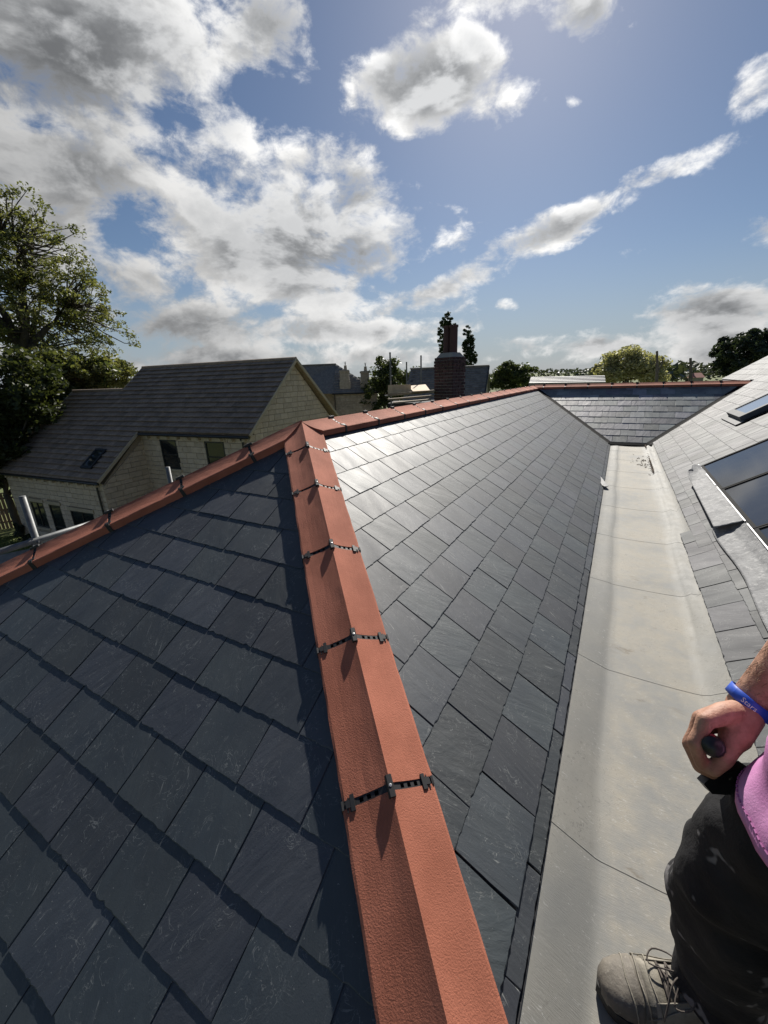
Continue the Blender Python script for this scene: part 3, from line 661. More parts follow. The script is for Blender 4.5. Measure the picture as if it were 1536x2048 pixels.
def masonry(O, U, V, N, poly, holes, ch, lens, depth, gap=.012, jit=.004):
    """coursed stones: list of (centre, verts, faces) clipped to a convex polygon, with openings left free"""
    planes = convex_planes(poly); us = [p[0] for p in poly]; vs = [p[1] for p in poly]; out = []
    v = min(vs); r_ = 0
    while v < max(vs)-.01:
        c_h = ch*random.choice((.85, 1.0, 1.0, 1.15)); u = min(us)-random.uniform(0, lens[1])
        while u < max(us):
            l = random.uniform(*lens); rects = [(u+gap/2, u+l-gap/2)]
            for h0, h1, g0, g1 in holes:
                if v+c_h > g0+.01 and v < g1-.01:
                    nr = []
                    for a, b in rects:
                        if b <= h0 or a >= h1: nr.append((a, b))
                        else:
                            if a < h0-.05: nr.append((a, h0))
                            if b > h1+.05: nr.append((h1, b))
                    rects = nr
            for a, b in rects:
                pl = clip_poly([(a, v+gap/2), (b, v+gap/2), (b, v+c_h-gap/2), (a, v+c_h-gap/2)], planes)
                if not pl or area(pl) < .004: continue
                d = depth+random.uniform(-jit, jit); k = len(pl); cx = sum(p[0] for p in pl)/k; cy = sum(p[1] for p in pl)/k
                bk = [O+U*x+V*y for x, y in pl]; mi = [O+U*x+V*y+N*(d-.008) for x, y in pl]
                fr = [O+U*(x+(cx-x)*.06)+V*(y+(cy-y)*.10)+N*d for x, y in pl]
                f = [tuple(2*k+i for i in range(k))]
                for i in range(k):
                    j = (i+1) % k; f += [(i, j, k+j, k+i), (k+i, k+j, 2*k+j, 2*k+i)]
                out.append((O+U*cx+V*cy+N*d, bk+mi+fr, f, area(pl), N))
            u += l
        v += c_h; r_ += 1
    return out
def seen_size(c, ar, N):
    p2, d = proj(c)
    if not in_view(p2, d, 10): return -1
    f = -(N@c)/np.linalg.norm(c)
    return ar*f/d**2 if f > 0 else -1
def lay_pieces(name, plural, lst, mat, parent, cap):
    lst = sorted(lst, key=lambda t: -seen_size(t[0], t[3], t[4])); rest = MB(); n = 0
    for c, v, f, ar, N in lst:
        if n < cap and seen_size(c, ar, N) > 0: obj(name, v, f, mat, parent); n += 1
        else: rest.add(v, f)
    if rest.v: tag(rest.out(plural, mat, parent), kind='stuff')
wins_up = [(2.96, 3.66, -.24, -1.14), (1.07, 1.81, -.24, -1.14)]
wins_lo = [(5.23, 6.37, -2.32, -3.12), (7.78, 8.5, -2.21, -3.10)]; door_lo = (6.85, 7.47, -2.22, HG+.02)
def hole(w, lint=.16, sill=.09, side=.0): return (w[0]*HS-side, w[1]*HS+side, w[3]*HS-sill, w[2]*HS+lint)
st_ = []
# front wall of the main part, side wall of the wing, front wall of the wing, gable
st_ += masonry(H(0, -.19, 0), ha, hz, hb, [(.16*HS, HG*HS), (4.5*HS, HG*HS), (4.5*HS, -.12*HS), (.16*HS, -.12*HS)], [hole(w) for w in wins_up], .21, (.32, .62), .05)
st_ += masonry(H(4.46, 0, 0), -hb, hz, -ha, [(-1.34*HS, HG*HS), (.19*HS, HG*HS), (.19*HS, (-.24)*HS), (-1.34*HS, -1.42*HS)], [], .21, (.32, .62), .05)
st_ += masonry(H(0, 1.34, 0), ha, hz, hb, [(4.43*HS, HG*HS), (9.46*HS, HG*HS), (9.46*HS, -1.34*HS), (4.43*HS, -1.34*HS)], [hole(w) for w in wins_lo]+[hole(door_lo, .16, 0)], .21, (.32, .62), .05)
st_ += masonry(H(.16, 0, 0), -hb, hz, -ha, [(.155*HS, HG*HS), (4.79*HS, HG*HS), (4.79*HS, -.15*HS), (RUN*HS, (RISE-.08)*HS), (.155*HS, -.15*HS)], [], .21, (.32, .62), .05)
lay_pieces('stone', 'stones', st_, 'stone', core, 300)
# roof: slab and interlocking tiles
TH = .03
def plane_pt(u, b, off=0): return H(u, b, slope_z(b))+hn*off
rf = MB()
rf.prism([plane_pt(-.02, 0, -.07), plane_pt(6.745, 0, -.07), plane_pt(6.745, -RUN, -.07), plane_pt(-.02, -RUN, -.07)], hn, .05)
rf.prism([plane_pt(4.34, 1.53, -.072), plane_pt(9.60, 1.53, -.072), plane_pt(9.60, -1.54, -.072), plane_pt(4.34, -1.54, -.072)], hn, .05)
hn2 = np.array([-hn[0], -hn[1], hn[2]])
for (u0, u1, b0, b1, z0) in ((-.02, 6.745, -RUN, -4.98, RISE), (4.34, 9.60, -1.54, -4.61, 1.232)):
    z1 = z0-(b0-b1)*RISE/RUN
    rf.prism([H(u0, b0, z0)-hn2*.07, H(u1, b0, z0)-hn2*.07, H(u1, b1, z1)-hn2*.07, H(u0, b1, z1)-hn2*.07], hn2, .075)
roof = rf.out('roof', 'roof_tile', house)
gauge, tw = .2115*HS, .226*HS
tl = []
b_of = lambda s: -s*RUN/SL/HS                                         # s: metres upslope of the main eaves
for r_ in range(-10, 16):
    s = r_*gauge+.0; wing = s < -.01
    u0, u1 = (4.34*HS, 9.60*HS) if wing else (-.02*HS, 9.60*HS if s+gauge < 1.97*HS else 6.745*HS)
    if s < -1.96*HS-.01: continue
    off = (r_ % 2)*tw/2; i = 0; u = u0-off
    s1 = min(s+gauge*1.25, SL*HS if u1 < 9*HS or True else 0)
    while u < u1-.02:
        a, b = max(u, u0), min(u+tw-.006, u1); u += tw
        if b-a < .04: continue
        if 5.12*HS < a/1 < 5.60*HS and 0: continue
        bb0 = b_of(s); bb1 = b_of(min(s1, 1.975*HS) if a > 6.745*HS else s1)
        j = random.uniform(-.004, .006); tt = .058+j
        p0, p1 = E0+ha*a, E0+ha*b; vv = hv
        def Pt(base, ss, o): return base+vv*ss+hn*o
        se = min(s1, 1.975*HS) if a > 6.745*HS else s1
        m_ = (p0+p1)/2
        vs_ = [Pt(p0, s, tt-.03), Pt(p1, s, tt-.03), Pt(p1, s, tt), Pt(m_, s, tt+.006), Pt(p0, s, tt), Pt(p0, se, -.014), Pt(m_, se, -.010), Pt(p1, se, -.014)]
        tl.append(((p0+p1)/2+vv*(s+gauge/2)+hn*.02, vs_, [(0, 1, 2, 3, 4), (4, 3, 6, 5), (3, 2, 7, 6), (1, 7, 2), (0, 4, 5)], (b-a)*gauge, hn))
lay_pieces('roof_tile', 'roof_tiles', tl, 'roof_tile', roof, 300)
rc = MB(); rc.tube([H(-.04, -RUN, RISE+.01), H(6.76, -RUN, RISE+.01)], .075, 8); rc.out('ridge_cap', 'roof_tile', roof)
rc = MB(); rc.tube([H(6.76, -1.54, 1.242), H(9.62, -1.54, 1.242)], .075, 8); rc.out('ridge_cap', 'roof_tile', roof)
for u, b0, b1, up_ in ((-.05, .02, -RUN, 1), (4.31, 1.55, .02, 1), (6.76, -1.54, -RUN, 1), (9.62, 1.55, -1.54, 1)):
    vb = MB(); p, q = plane_pt(u, b0, .0), plane_pt(u, b1, .0); vb.box((p+q)/2-hn*.02, (q-p)/2, ha*.02, hn*.055); vb.out('verge', 'stone_dress', roof)
p, q = H(-.05, -RUN, RISE), H(-.05, -4.98, RISE-2.5034*RISE/RUN); MB().box((p+q)/2-hn2*.02, (q-p)/2, ha*.02, hn2*.055).out('verge', 'stone_dress', roof)
for (u0, u1, b, z) in ((-.03, 4.36, .03, -.07), (4.30, 9.62, 1.56, -1.29)):
    MB().tube([H(u0, b, z), H(u1, b, z)], .055, 8).out('gutter', 'frame_dark', house)
    cb = MB()
    for u in np.arange(u0+.3, u1-.1, .42): cb.box(H(u, b-.13, z-.10), ha*.05, hb*.09, hz*.05)
    tag(cb.out('gutter_corbels', 'stone_dress', house), kind='stuff')
    MB().box(H((u0+u1)/2, b-.19, z-.055), ha*(u1-u0)*HS*.47, hb*.012, hz*.03).out('corbel_course', 'stone_dress', house)
MB().tube([H(4.62, 1.50, -1.33), H(4.62, 1.43, -1.45), H(4.62, 1.43, HG)], .038, 8).out('downpipe', 'frame_dark', house)
MB().tube([H(.32, -.02, -.12), H(.32, -.09, -.22), H(.32, -.09, HG)], .038, 8).out('downpipe', 'frame_dark', house)
def window(w, b, mull, bl=False, doorlike=False):
    u0, u1, zt, zb = w; ft = .045
    wf = MB()
    for x0, x1, y0, y1 in ((u0, u1, zt-ft, zt), (u0, u1, zb, zb+ft), (u0, u0+ft, zb, zt), (u1-ft, u1, zb, zt))+tuple((m-.02, m+.02, zb, zt) for m in mull[0])+tuple((u0, u1, m-.018, m+.018) for m in mull[1]):
        wf.box(H((x0+x1)/2, b, (y0+y1)/2), ha*(x1-x0)/2*HS, hb*.03, hz*(y1-y0)/2*HS)
    f = wf.out('door' if doorlike else 'window', 'frame_dark', house)
    if bl:
        sl_ = MB()
        for z in np.arange(zb+.08, zt-.12, .045): sl_.box(H((u0+u1)/2, b-.02, z), ha*(u1-u0-.1)/2*HS, hb*.012+hz*.008, hz*.018)
        tag(sl_.out('blind_slats', 'blind', f), kind='stuff')
    MB().box(H((u0+u1)/2, b-.005, (zt+zb)/2), ha*(u1-u0-.02)/2*HS, hb*.006, hz*(zt-zb-.02)/2*HS).out('pane', 'glass', f)
    MB().box(H((u0+u1)/2, b+.005, zt+.06), ha*((u1-u0)/2+.08)*HS, hb*.062, hz*.055*HS).out('lintel', 'stone_dress', f)
    if not doorlike: MB().box(H((u0+u1)/2, b+.012, zb-.035), ha*((u1-u0)/2+.06)*HS, hb*.09, hz*.032*HS).out('sill', 'stone_dress', f)
window(wins_up[0], -.175, ([], [-.70])); window(wins_up[1], -.175, ([], [-.70]), True)
window(wins_lo[0], 1.355, ([5.80], [])); window(wins_lo[1], 1.355, ([8.14], [])); window(door_lo, 1.355, ([], [-3.0]), doorlike=True)
# roof window low on the wing
rw = MB(); k0, k1 = .50*HS, 1.27*HS
def rp(u, b, o): return plane_pt(u, b, o)
for u0, u1, b0, b1 in ((4.98, 5.04, .62, 1.22), (5.42, 5.48, .62, 1.22), (5.04, 5.42, .62, .68), (5.04, 5.42, 1.15, 1.22)):
    p, q = rp(u0, b0, .06), rp(u1, b1, .06); c_ = (p+q)/2; rw.box(c_, ha*(u1-u0)/2*HS, hv*(b1-b0)/2*SL/RUN*HS, hn*.035)
rwo = rw.out('roof_window', 'frame_dark', house); MB().box(rp(5.23, .92, .06), ha*.19*HS, hv*.23*SL/RUN*HS, hn*.02).out('pane', 'glass', rwo)

# ------------------------------------------------------------------ trees
def leaf_arrays(cent, size, normals=None, droop=.3):
    n = len(cent); a = rng.normal(size=(n, 3)); a[:, 2] = a[:, 2]*.6-droop; a /= np.linalg.norm(a, axis=1)[:, None]
    b = rng.normal(size=(n, 3)); b -= a*(a*b).sum(1)[:, None]; b /= np.linalg.norm(b, axis=1)[:, None]
    s = size*rng.uniform(.6, 1.35, (n, 1)); l, w = a*s, b*s*.42
    V = np.stack([cent-l*.5, cent+w*.6-l*.05, cent+l*.5, cent-w*.6-l*.05], 1).reshape(-1, 3); return V
def leaf_obj(name, cent, size, mat, parent, droop=.3):
    V = leaf_arrays(np.asarray(cent), size, droop=droop); org = V.mean(0); org[2] = V[:, 2].min(); n = len(V)//4
    me = bpy.data.meshes.new(name); me.vertices.add(4*n); me.vertices.foreach_set('co', (V-org).astype(np.float32).ravel())
    me.loops.add(4*n); me.loops.foreach_set('vertex_index', np.arange(4*n, dtype=np.int32)); me.polygons.add(n)
    me.polygons.foreach_set('loop_start', np.arange(0, 4*n, 4, dtype=np.int32)); me.polygons.foreach_set('loop_total', np.full(n, 4, dtype=np.int32))
    me.update(calc_edges=True); me.materials.append(MATS[mat]); o = bpy.data.objects.new(name, me); return link(o, org+[0, 0, CZ], parent)
def branch_pts(p, q, bend, n=6):
    p, q = np.asarray(p), np.asarray(q); L = np.linalg.norm(q-p); off = rng.normal(size=3)*bend*L
    return [p+(q-p)*t+off*math.sin(t*math.pi)+rng.normal(size=3)*.012*L*(0 < t < 1) for t in np.linspace(0, 1, n)]
def crown_tree(name, label, base, blobs, nclump, nleaf, leaf, mat, trunk_r, clump=.55, group=None, fork=None, cat='tree', flat=.75, bare=False, twigs=True):
    """blobs: (centre, radii) ellipsoids; foliage clumps fill them, limbs reach from the fork to the clumps"""
    root = empty(name, base, label, cat, group); base = np.asarray(base, float)
    fork = np.asarray(fork if fork is not None else base+(np.mean([b[0] for b in blobs], 0)-base)*.45, float)
    cl = []
    wts = np.array([np.prod(b[1]) for b in blobs]); wts = wts/wts.sum()
    for b, w in zip(blobs, wts):
        for _ in range(max(1, int(nclump*w))):
            d = rng.normal(size=3); d /= np.linalg.norm(d); r_ = rng.uniform(.35, 1.0)**.5
            cl.append(np.asarray(b[0])+d*r_*np.asarray(b[1]))
    cl = np.array(cl); tb = MB()
    tp = branch_pts(base, fork, .03, 7); tb.tube(tp, list(np.linspace(trunk_r*1.25, trunk_r*.8, 7)), 10)
    limbs = []
    nl = max(3, min(len(blobs)*2, 9)); idx = rng.choice(len(cl), nl, replace=False)
    for i in idx:
        pts = branch_pts(fork-(0, 0, trunk_r*.5), fork+(cl[i]-fork)*.8, .09, 7); tb.tube(pts, list(np.linspace(trunk_r*.62, trunk_r*.12, 7)), 7, cap=False); limbs += pts[2:]
    limbs = np.array(limbs)
    if twigs:
        for c in cl:
            j = np.argmin(np.linalg.norm(limbs-c, axis=1)+rng.uniform(0, .6, len(limbs))); pts = branch_pts(limbs[j], c, .10, 4); tb.tube(pts, list(np.linspace(trunk_r*.13, trunk_r*.03, 4)), 4, cap=False)
    tb.out('trunk', 'bark', root, True)
    k = nleaf//len(cl); sz = clump*rng.uniform(.55, 1.25, (len(cl), 1, 1))
    off = rng.normal(size=(len(cl), k, 3)); off *= (rng.uniform(0, 1, (len(cl), k, 1))**.45)/np.linalg.norm(off, axis=2)[:, :, None]; off[:, :, 2] *= flat
    cen = (cl[:, None, :]+off*sz).reshape(-1, 3)
    leaf_obj('crown', cen, leaf, mat, root); return root
def gp(px, D, z=None):
    p = at(px, 800, D); return np.array([p[0], p[1], GZ if z is None else z])
def pix_blob(px, py, D, rx, ry, rd=None):
    c = at(px, py, D); s = (c@fw)/FPX; return (c, (rx*s, (rd or rx*s*.9) if rd is None else rd, ry*s))
# big ash on the left
D = 33
crown_tree('ash_tree', 'tall airy ash tree with arching branches rising left of the stone house', gp(5, D), [pix_blob(20, 470, D, 75, 95, 3.2), pix_blob(95, 520, D, 75, 80, 3.0), pix_blob(150, 590, D, 62, 60, 2.6), pix_blob(-60, 560, D, 90, 150, 3.4), pix_blob(60, 620, D, 105, 75, 3.4), pix_blob(205, 665, D, 45, 45, 2.0), pix_blob(30, 395, D, 40, 35, 1.6), pix_blob(120, 680, D, 80, 45, 2.6), pix_blob(-90, 430, D, 90, 90, 3)],
           600, 33000, .18, 'leaf_ash', .40, .52, fork=at(45, 690, D), flat=.6)
crown_tree('broadleaf_tree', 'low bushy tree with yellowish leaves against the tiled roof end', gp(165, 30), [pix_blob(190, 745, 30, 50, 30, 2.2), pix_blob(130, 750, 30, 60, 40, 2.5), pix_blob(225, 765, 30, 26, 16, 1.3)], 90, 15000, .24, 'leaf_ash', .2, .6)
for k, (px, py, D, rx, ry) in enumerate([(30, 800, 27, 110, 90), (100, 830, 29, 70, 60), (-40, 880, 26, 90, 90)]):
    crown_tree('dark_shrub', ['dense dark bush under the ash tree at the picture edge', 'dark bush in the gap between the ash and the roof', 'dark low bush behind the timber fence'][k], gp(px, D), [pix_blob(px, py, D, rx, ry, 2.6)], 60, 12000, .26, 'leaf_dark', .16, .8, group='dark bushes beside the stone house', cat='bush')
# trees along the skyline
sky = [('garden_tree', 'dark leafy tree behind the scaffold pole and the stone chimneys', 768, 40, [(768, 745, 28, 30), (785, 775, 26, 36), (750, 790, 22, 40)], 7000, .30, 'leaf_mid'),
 ('garden_tree', 'low dark tree between the scaffold poles', 825, 46, [(810, 758, 22, 16), (840, 752, 26, 14)], 4000, .30, 'leaf_mid'),
 ('poplar_tree', 'narrow poplar rising behind the brick chimney pots', 893, 62, [(893, 640, 11, 16), (888, 668, 12, 24), (894, 700, 14, 30), (905, 660, 6, 14)], 9000, .27, 'leaf_poplar'),
 ('poplar_tree', 'narrow poplar just clear of the brick chimney', 938, 66, [(934, 668, 7, 16), (936, 692, 11, 20), (940, 715, 13, 20), (942, 690, 6, 20)], 9000, .27, 'leaf_poplar'),
 ('garden_tree', 'round dark green tree beyond the ridge beside the slate gable', 1022, 48, [(1005, 757, 28, 24), (1038, 752, 32, 24), (1020, 745, 26, 20)], 9000, .30, 'leaf_mid'),
 ('pale_tree', 'yellow green tree above the far red ridge', 1250, 33, [(1215, 742, 34, 18), (1250, 722, 34, 22), (1285, 735, 32, 20), (1300, 748, 24, 14)], 14000, .22, 'leaf_pale'),
 ('pine_tree', 'dark pine standing above the panel roof', 1490, 44, [(1450, 690, 22, 22), (1480, 705, 50, 30), (1520, 690, 36, 28), (1560, 700, 50, 36), (1465, 725, 40, 20)], 16000, .30, 'needle')]
for nm, lab, px, D, bl, nl, lf, mt in sky:
    crown_tree(nm, lab, gp(px, D), [pix_blob(x, y, D, rx, ry, rx*D/FPX*1.1) for x, y, rx, ry in bl], 170 if 'poplar' in nm else 90, nl, lf, mt, .14 if 'poplar' not in nm else .1, .28 if 'poplar' in nm else .55, fork=at(px, bl[-1][1]+10, D), group='trees along the skyline')
# far woods: one mass of foliage along the skyline
cen = []
for px in np.arange(-700, 2300, 3.0):
    D = 190+60*math.sin(px*.013)+40*math.sin(px*.041); hzn = 759.1-.0324*(px-768); top = hzn-9-7*mnoise.noise(Vector((px*.012, 0, 0)))-7*mnoise.noise(Vector((px*.045, 3, 0)))
    if px < 1000: top = hzn-2-5*mnoise.noise(Vector((px*.03, 0, 0)))
    for _ in range(16):
        d_ = D+random.uniform(-12, 12); y = top+abs(random.gauss(0, 1))*14; cen.append(at(px+random.uniform(-4, 4), y, d_))
leaf_obj('woodland', np.array([c for c in cen if c[2] > GZ]), 1.9, 'leaf_far', None, 0)
tag(bpy.data.objects['woodland'], 'far belt of dark woodland along the horizon', kind='stuff')
hv_ = []; hf_ = []
for i, px in enumerate(np.linspace(-1500, 3200, 60)):
    for k, (D, z) in enumerate(((150, GZ-.5), (320, GZ+3.4), (700, 4.0+2.5*math.sin(px*.004)), (1400, 3.0))):
        a_ = at(px, 760, D); hv_.append((a_[0], a_[1], z))
    if i:
        for k in range(3): hf_.append(((i-1)*4+k, i*4+k, i*4+k+1, (i-1)*4+k+1))
tag(obj('hills', hv_, hf_, 'grass_ground', None, True), 'low green hills on the horizon', kind='structure')
for px, py0, py1, D, r_ in ((1313, 702, 765, 30, .085), (1380, 716, 765, 34, .10)):
    b0 = at(px, py1, D); t0 = at(px+1, py0, D); rt_ = empty('dead_trunk', (b0[0], b0[1], GZ), 'bare dead trunk beside the yellow green tree' if px < 1350 else 'bare dead trunk standing alone left of the pine', 'tree trunk', 'bare trunks beyond the far ridge')
    m = MB(); m.tube([(b0[0], b0[1], GZ), b0, (b0+t0)/2+(.03, 0, 0), t0], [r_*1.4, r_*1.1, r_*.9, r_*.7], 9); m.out('trunk', 'dead_wood', rt_)
    if px < 1350:
        m = MB(); m.tube([at(px+2, 745, D), at(px+11, 728, D), at(px+13, 712, D)], [.05, .035, .02], 6); m.tube([at(px, 735, D), at(px-6, 722, D)], [.04, .02], 6); m.out('limb', 'dead_wood', rt_)

# ------------------------------------------------------------------ buildings behind the ridge
# old stone house with two chimneys: hip end towards the camera
D2 = 40; c0 = at(669, 787, D2); c1 = at(756, 785, D2*1.0); ex = (c1-c0)*[1, 1, 0]; W2 = np.linalg.norm(ex); ex /= W2; ey = np.cross(hz, ex); ez0 = c0[2]
if ey@c0 < 0: ey = -ey
def Q(x, y, z): return c0+ex*x+ey*y+hz*(z)
h2 = empty('old_stone_house', (Q(W2/2, 3, 0)[0], Q(W2/2, 3, 0)[1], GZ), 'weathered stone house with two stone chimney stacks behind the gable', 'house')
gz2 = GZ-ez0
wl = MB(); wl.add([Q(x, y, z) for z in (gz2, 0) for x, y in ((.1, .1), (W2-.1, .1), (W2-.1, 9), (.1, 9))], [(0, 1, 5, 4), (1, 2, 6, 5), (2, 3, 7, 6), (3, 0, 4, 7), (4, 5, 6, 7)]); w2 = wl.out('wall', 'mortar', h2)
wl = MB(); wl.add([Q(x, y, z) for z in (gz2, 0) for x, y in ((-6, 1.6), (.1, 1.6), (.1, 9), (-6, 9))], [(0, 1, 5, 4), (1, 2, 6, 5), (2, 3, 7, 6), (3, 0, 4, 7)]); wl.out('wall', 'stone_old', h2)
lay_pieces('stone', 'stones', masonry(Q(0, .1, 0), ex, hz, -ey, [(.1, -3.6), (W2-.1, -3.6), (W2-.1, -.05), (.1, -.05)], [], .24, (.4, .8), .05), 'stone_old', w2, 120)
apx = at(672, 729, D2+3.2); axy = apx-c0; ax, ay, az = axy@ex, axy@ey, apx[2]-ez0
rb = MB(); rb.add([Q(-.15, -.15, 0), Q(W2+.15, -.15, 0), Q(ax, ay, az), Q(-.15, ay+4, .0), Q(ax-4.6, ay+.3, az-.05), Q(-6, 1.5, 0), Q(W2+.15, ay+6, 0), Q(ax, ay+5, az), Q(-6, 9, 0)],
              [(0, 1, 2), (5, 0, 2, 4), (1, 6, 7, 2), (4, 2, 7, 8)]); r2 = rb.out('roof', 'roof_tile_grey', h2)
pl = MB(); ph_ = hz
rows2 = 12; sl0, sl1 = Q(-.15, -.17, .03), Q(W2+.15, -.17, .03); top2 = Q(ax, ay, az+.03); sp = []
for k in range(rows2):
    f0, f1 = k/rows2, (k+1.05)/rows2; a0, b0 = sl0+(top2-sl0)*f0, sl1+(top2-sl1)*f0; a1, b1 = sl0+(top2-sl0)*f1, sl1+(top2-sl1)*f1; n_ = max(1, int(np.linalg.norm(b0-a0)/.42))
    for i in range(n_):
        p0, p1 = a0+(b0-a0)*(i/n_), a0+(b0-a0)*((i+.97)/n_); q0, q1 = a1+(b1-a1)*(i/n_), a1+(b1-a1)*((i+.97)/n_); up_ = hz*.045
        vs_ = [p0, p1, p1+up_, p0+up_, q1, q0]; sp.append(((p0+p1+q0+q1)/4, vs_, [(0, 1, 2, 3), (3, 2, 4, 5)], .1, -ey))
lay_pieces('roof_slate', 'roof_slates', sp, 'roof_tile_grey', r2, 140)
MB().tube([Q(-.2, -.2, -.04), Q(W2+.2, -.2, -.04)], .07, 8).out('gutter', 'frame_dark', h2)
MB().tube([Q(0, -.12, -.1), Q(0, -.12, gz2)], .05, 6).out('downpipe', 'frame_dark', h2)
MB().tube([Q(ax-4.6, ay+.3, az), Q(ax, ay, az+.03)], .09, 8).out('ridge_cap', 'roof_tile_grey', r2)
for k, px in enumerate((691, 731)):
    cb_ = at(px, 784, D2+.7); t_ = at(px, 740 if k == 0 else 742, D2+.7); Hc = t_[2]-cb_[2]; w_ = .70 if k == 0 else .66
    st2 = MB()
    lv = [(0, 1.15), (.48, 1.15), (.48, .98), (.90, .98), (.90, 1.15), (.97, 1.15), (.97, 1.0), (1.0, 1.0)]
    st2.loft([[cb_+ex*sx*w_*s*.5*1.25+ey*sy*w_*s*.5*1.25+hz*(Hc*f-(.5 if f == 0 else 0)) for sx, sy in ((-1, -1), (1, -1), (1, 1), (-1, 1))] for f, s in lv]); c_o = st2.out('chimney_stack', 'stone_old', h2)
    pt = MB(); pt.tube([t_, t_+hz*.35, t_+hz*.4], [.17, .13, .16], 8); pt.out('chimney_pot', 'stone_old', c_o)
    sp_ = MB()
    for q in range(5): sp_.tube([t_+hz*.38, t_+hz*.75+ex*.09*math.cos(q*1.3)+ey*.09*math.sin(q*1.3)], [.022, .012], 4)
    sp_.out('bird_guard', 'frame_dark', c_o)
# slate gabled house behind the brick chimney
D3 = 30; r0 = at(822, 737, D3+1); r1 = at(975, 733, D3); e0 = at(812, 762, D3-1.2); gx = (r1-r0)*[1, 1, 0]; L3 = np.linalg.norm(gx); gx /= L3; gy = np.cross(hz, gx); gy = gy if gy@r0 > 0 else -gy
def G3(x, y, z): return np.array([r0[0], r0[1], r1[2]])+gx*x+gy*y+hz*z
h3 = empty('gabled_house', (G3(L3/2, 0, 0)[0], G3(L3/2, 0, 0)[1], GZ), 'dark slate roofed house behind the brick chimney', 'house'); hw, hh = 2.7, 2.5; g3 = GZ-r1[2]
b_ = MB(); prof = [(-hw+.25, g3), (-hw+.25, -hh+.1), (0, -.12), (hw-.25, -hh+.1), (hw-.25, g3)]
b_.add([G3(.15, y, z) for y, z in prof]+[G3(L3-.05, y, z) for y, z in prof], [(0, 1, 2, 3, 4), (9, 8, 7, 6, 5)]+[(i, (i+1) % 5, 5+(i+1) % 5, 5+i) for i in range(5)]); b_.out('wall', 'stone_old', h3)
n3 = np.cross(gx, -gy*hw-hz*hh); n3 /= np.linalg.norm(n3); n3 = n3 if n3[2] > 0 else -n3; n3b = n3*[1, 1, 1]; n3b = n3-2*(n3@gy)*gy
b_ = MB()
for s_, nn in ((-1, n3), (1, n3b)): b_.prism([G3(0, 0, 0)-nn*.08, G3(L3+.1, 0, 0)-nn*.08, G3(L3+.1, s_*hw, -hh)-nn*.08, G3(0, s_*hw, -hh)-nn*.08], nn, .08)
r3 = b_.out('roof', 'roof_tile_grey', h3); sp = []
dn3 = (-gy*hw-hz*hh)/math.hypot(hw, hh); ln3 = math.hypot(hw, hh); nr3 = 17
for k in range(nr3):
    for i in range(int(L3/.42)+1):
        x0 = max(0, i*.42-(k % 2)*.21); x1 = min(L3+.1, x0+.41); s0, s1 = ln3*(k+1)/nr3, ln3*max(0, k-.05)/nr3
        if x1-x0 < .1: continue
        p0, p1 = G3(x0, 0, 0)+dn3*s0, G3(x1, 0, 0)+dn3*s0; q0, q1 = G3(x0, 0, 0)+dn3*s1, G3(x1, 0, 0)+dn3*s1
        sp.append(((p0+q1)/2, [p0, p1, p1+n3*.035, p0+n3*.035, q1+n3*.004, q0+n3*.004], [(0, 1, 2, 3), (3, 2, 4, 5)], .08, n3))
lay_pieces('roof_slate', 'roof_slates', sp, 'roof_tile_grey', r3, 200)
MB().tube([G3(-.02, 0, .03), G3(L3+.12, 0, .03)], .09, 8).out('ridge_cap', 'roof_tile_grey', r3)
p, q = G3(L3+.11, 0, 0), G3(L3+.11, -hw, -hh); MB().box((p+q)/2, (q-p)/2, gx*.04, n3*.06).out('verge', 'frame_dark', r3)
# brick chimney with clay pots: corner towards the camera
D5 = 11.2; cc = at(903, 770, D5+.35); fx = cc*[1, 1, 0]; fx /= np.linalg.norm(fx); sx_ = np.cross(fx, hz)
# the two visible faces: broad one on the left
qa = fx*math.cos(R(38))-sx_*math.sin(R(38)); qb = np.cross(hz, qa)     # qa: depth direction of the face seen on the left
corner = at(905, 770, D5); zt5 = at(905, 712, D5)[2]; zb5 = -2.0
ch = empty('brick_chimney', (corner[0], corner[1], zb5), 'dark red brick chimney with two tall clay pots behind the ridge', 'chimney')
ua, ub = -sx_*math.cos(R(24))+fx*math.sin(R(24)), sx_*math.sin(R(24))+fx*math.cos(R(24))   # left face runs along ua, right face along ub
LA, LB = .66, .72
if True:
    ub = sx_*math.cos(R(48))+fx*math.sin(R(48)); ua = -sx_*math.sin(R(48))+fx*math.cos(R(48)); LA, LB = .66, .50
def K(a, b, z): return corner+ua*a+ub*b-np.array([0, 0, corner[2]])+hz*z
cr = MB(); cr.add([K(a, b, z) for z in (zb5, zt5-.02) for a, b in ((.008, .008), (LA-.008, .008), (LA-.008, LB-.008), (.008, LB-.008))], [(0, 1, 5, 4), (1, 2, 6, 5), (2, 3, 7, 6), (3, 0, 4, 7), (4, 5, 6, 7)]); co5 = cr.out('mortar_core', 'brick_mortar', ch)
z = zb5; k = 0; bricks = []
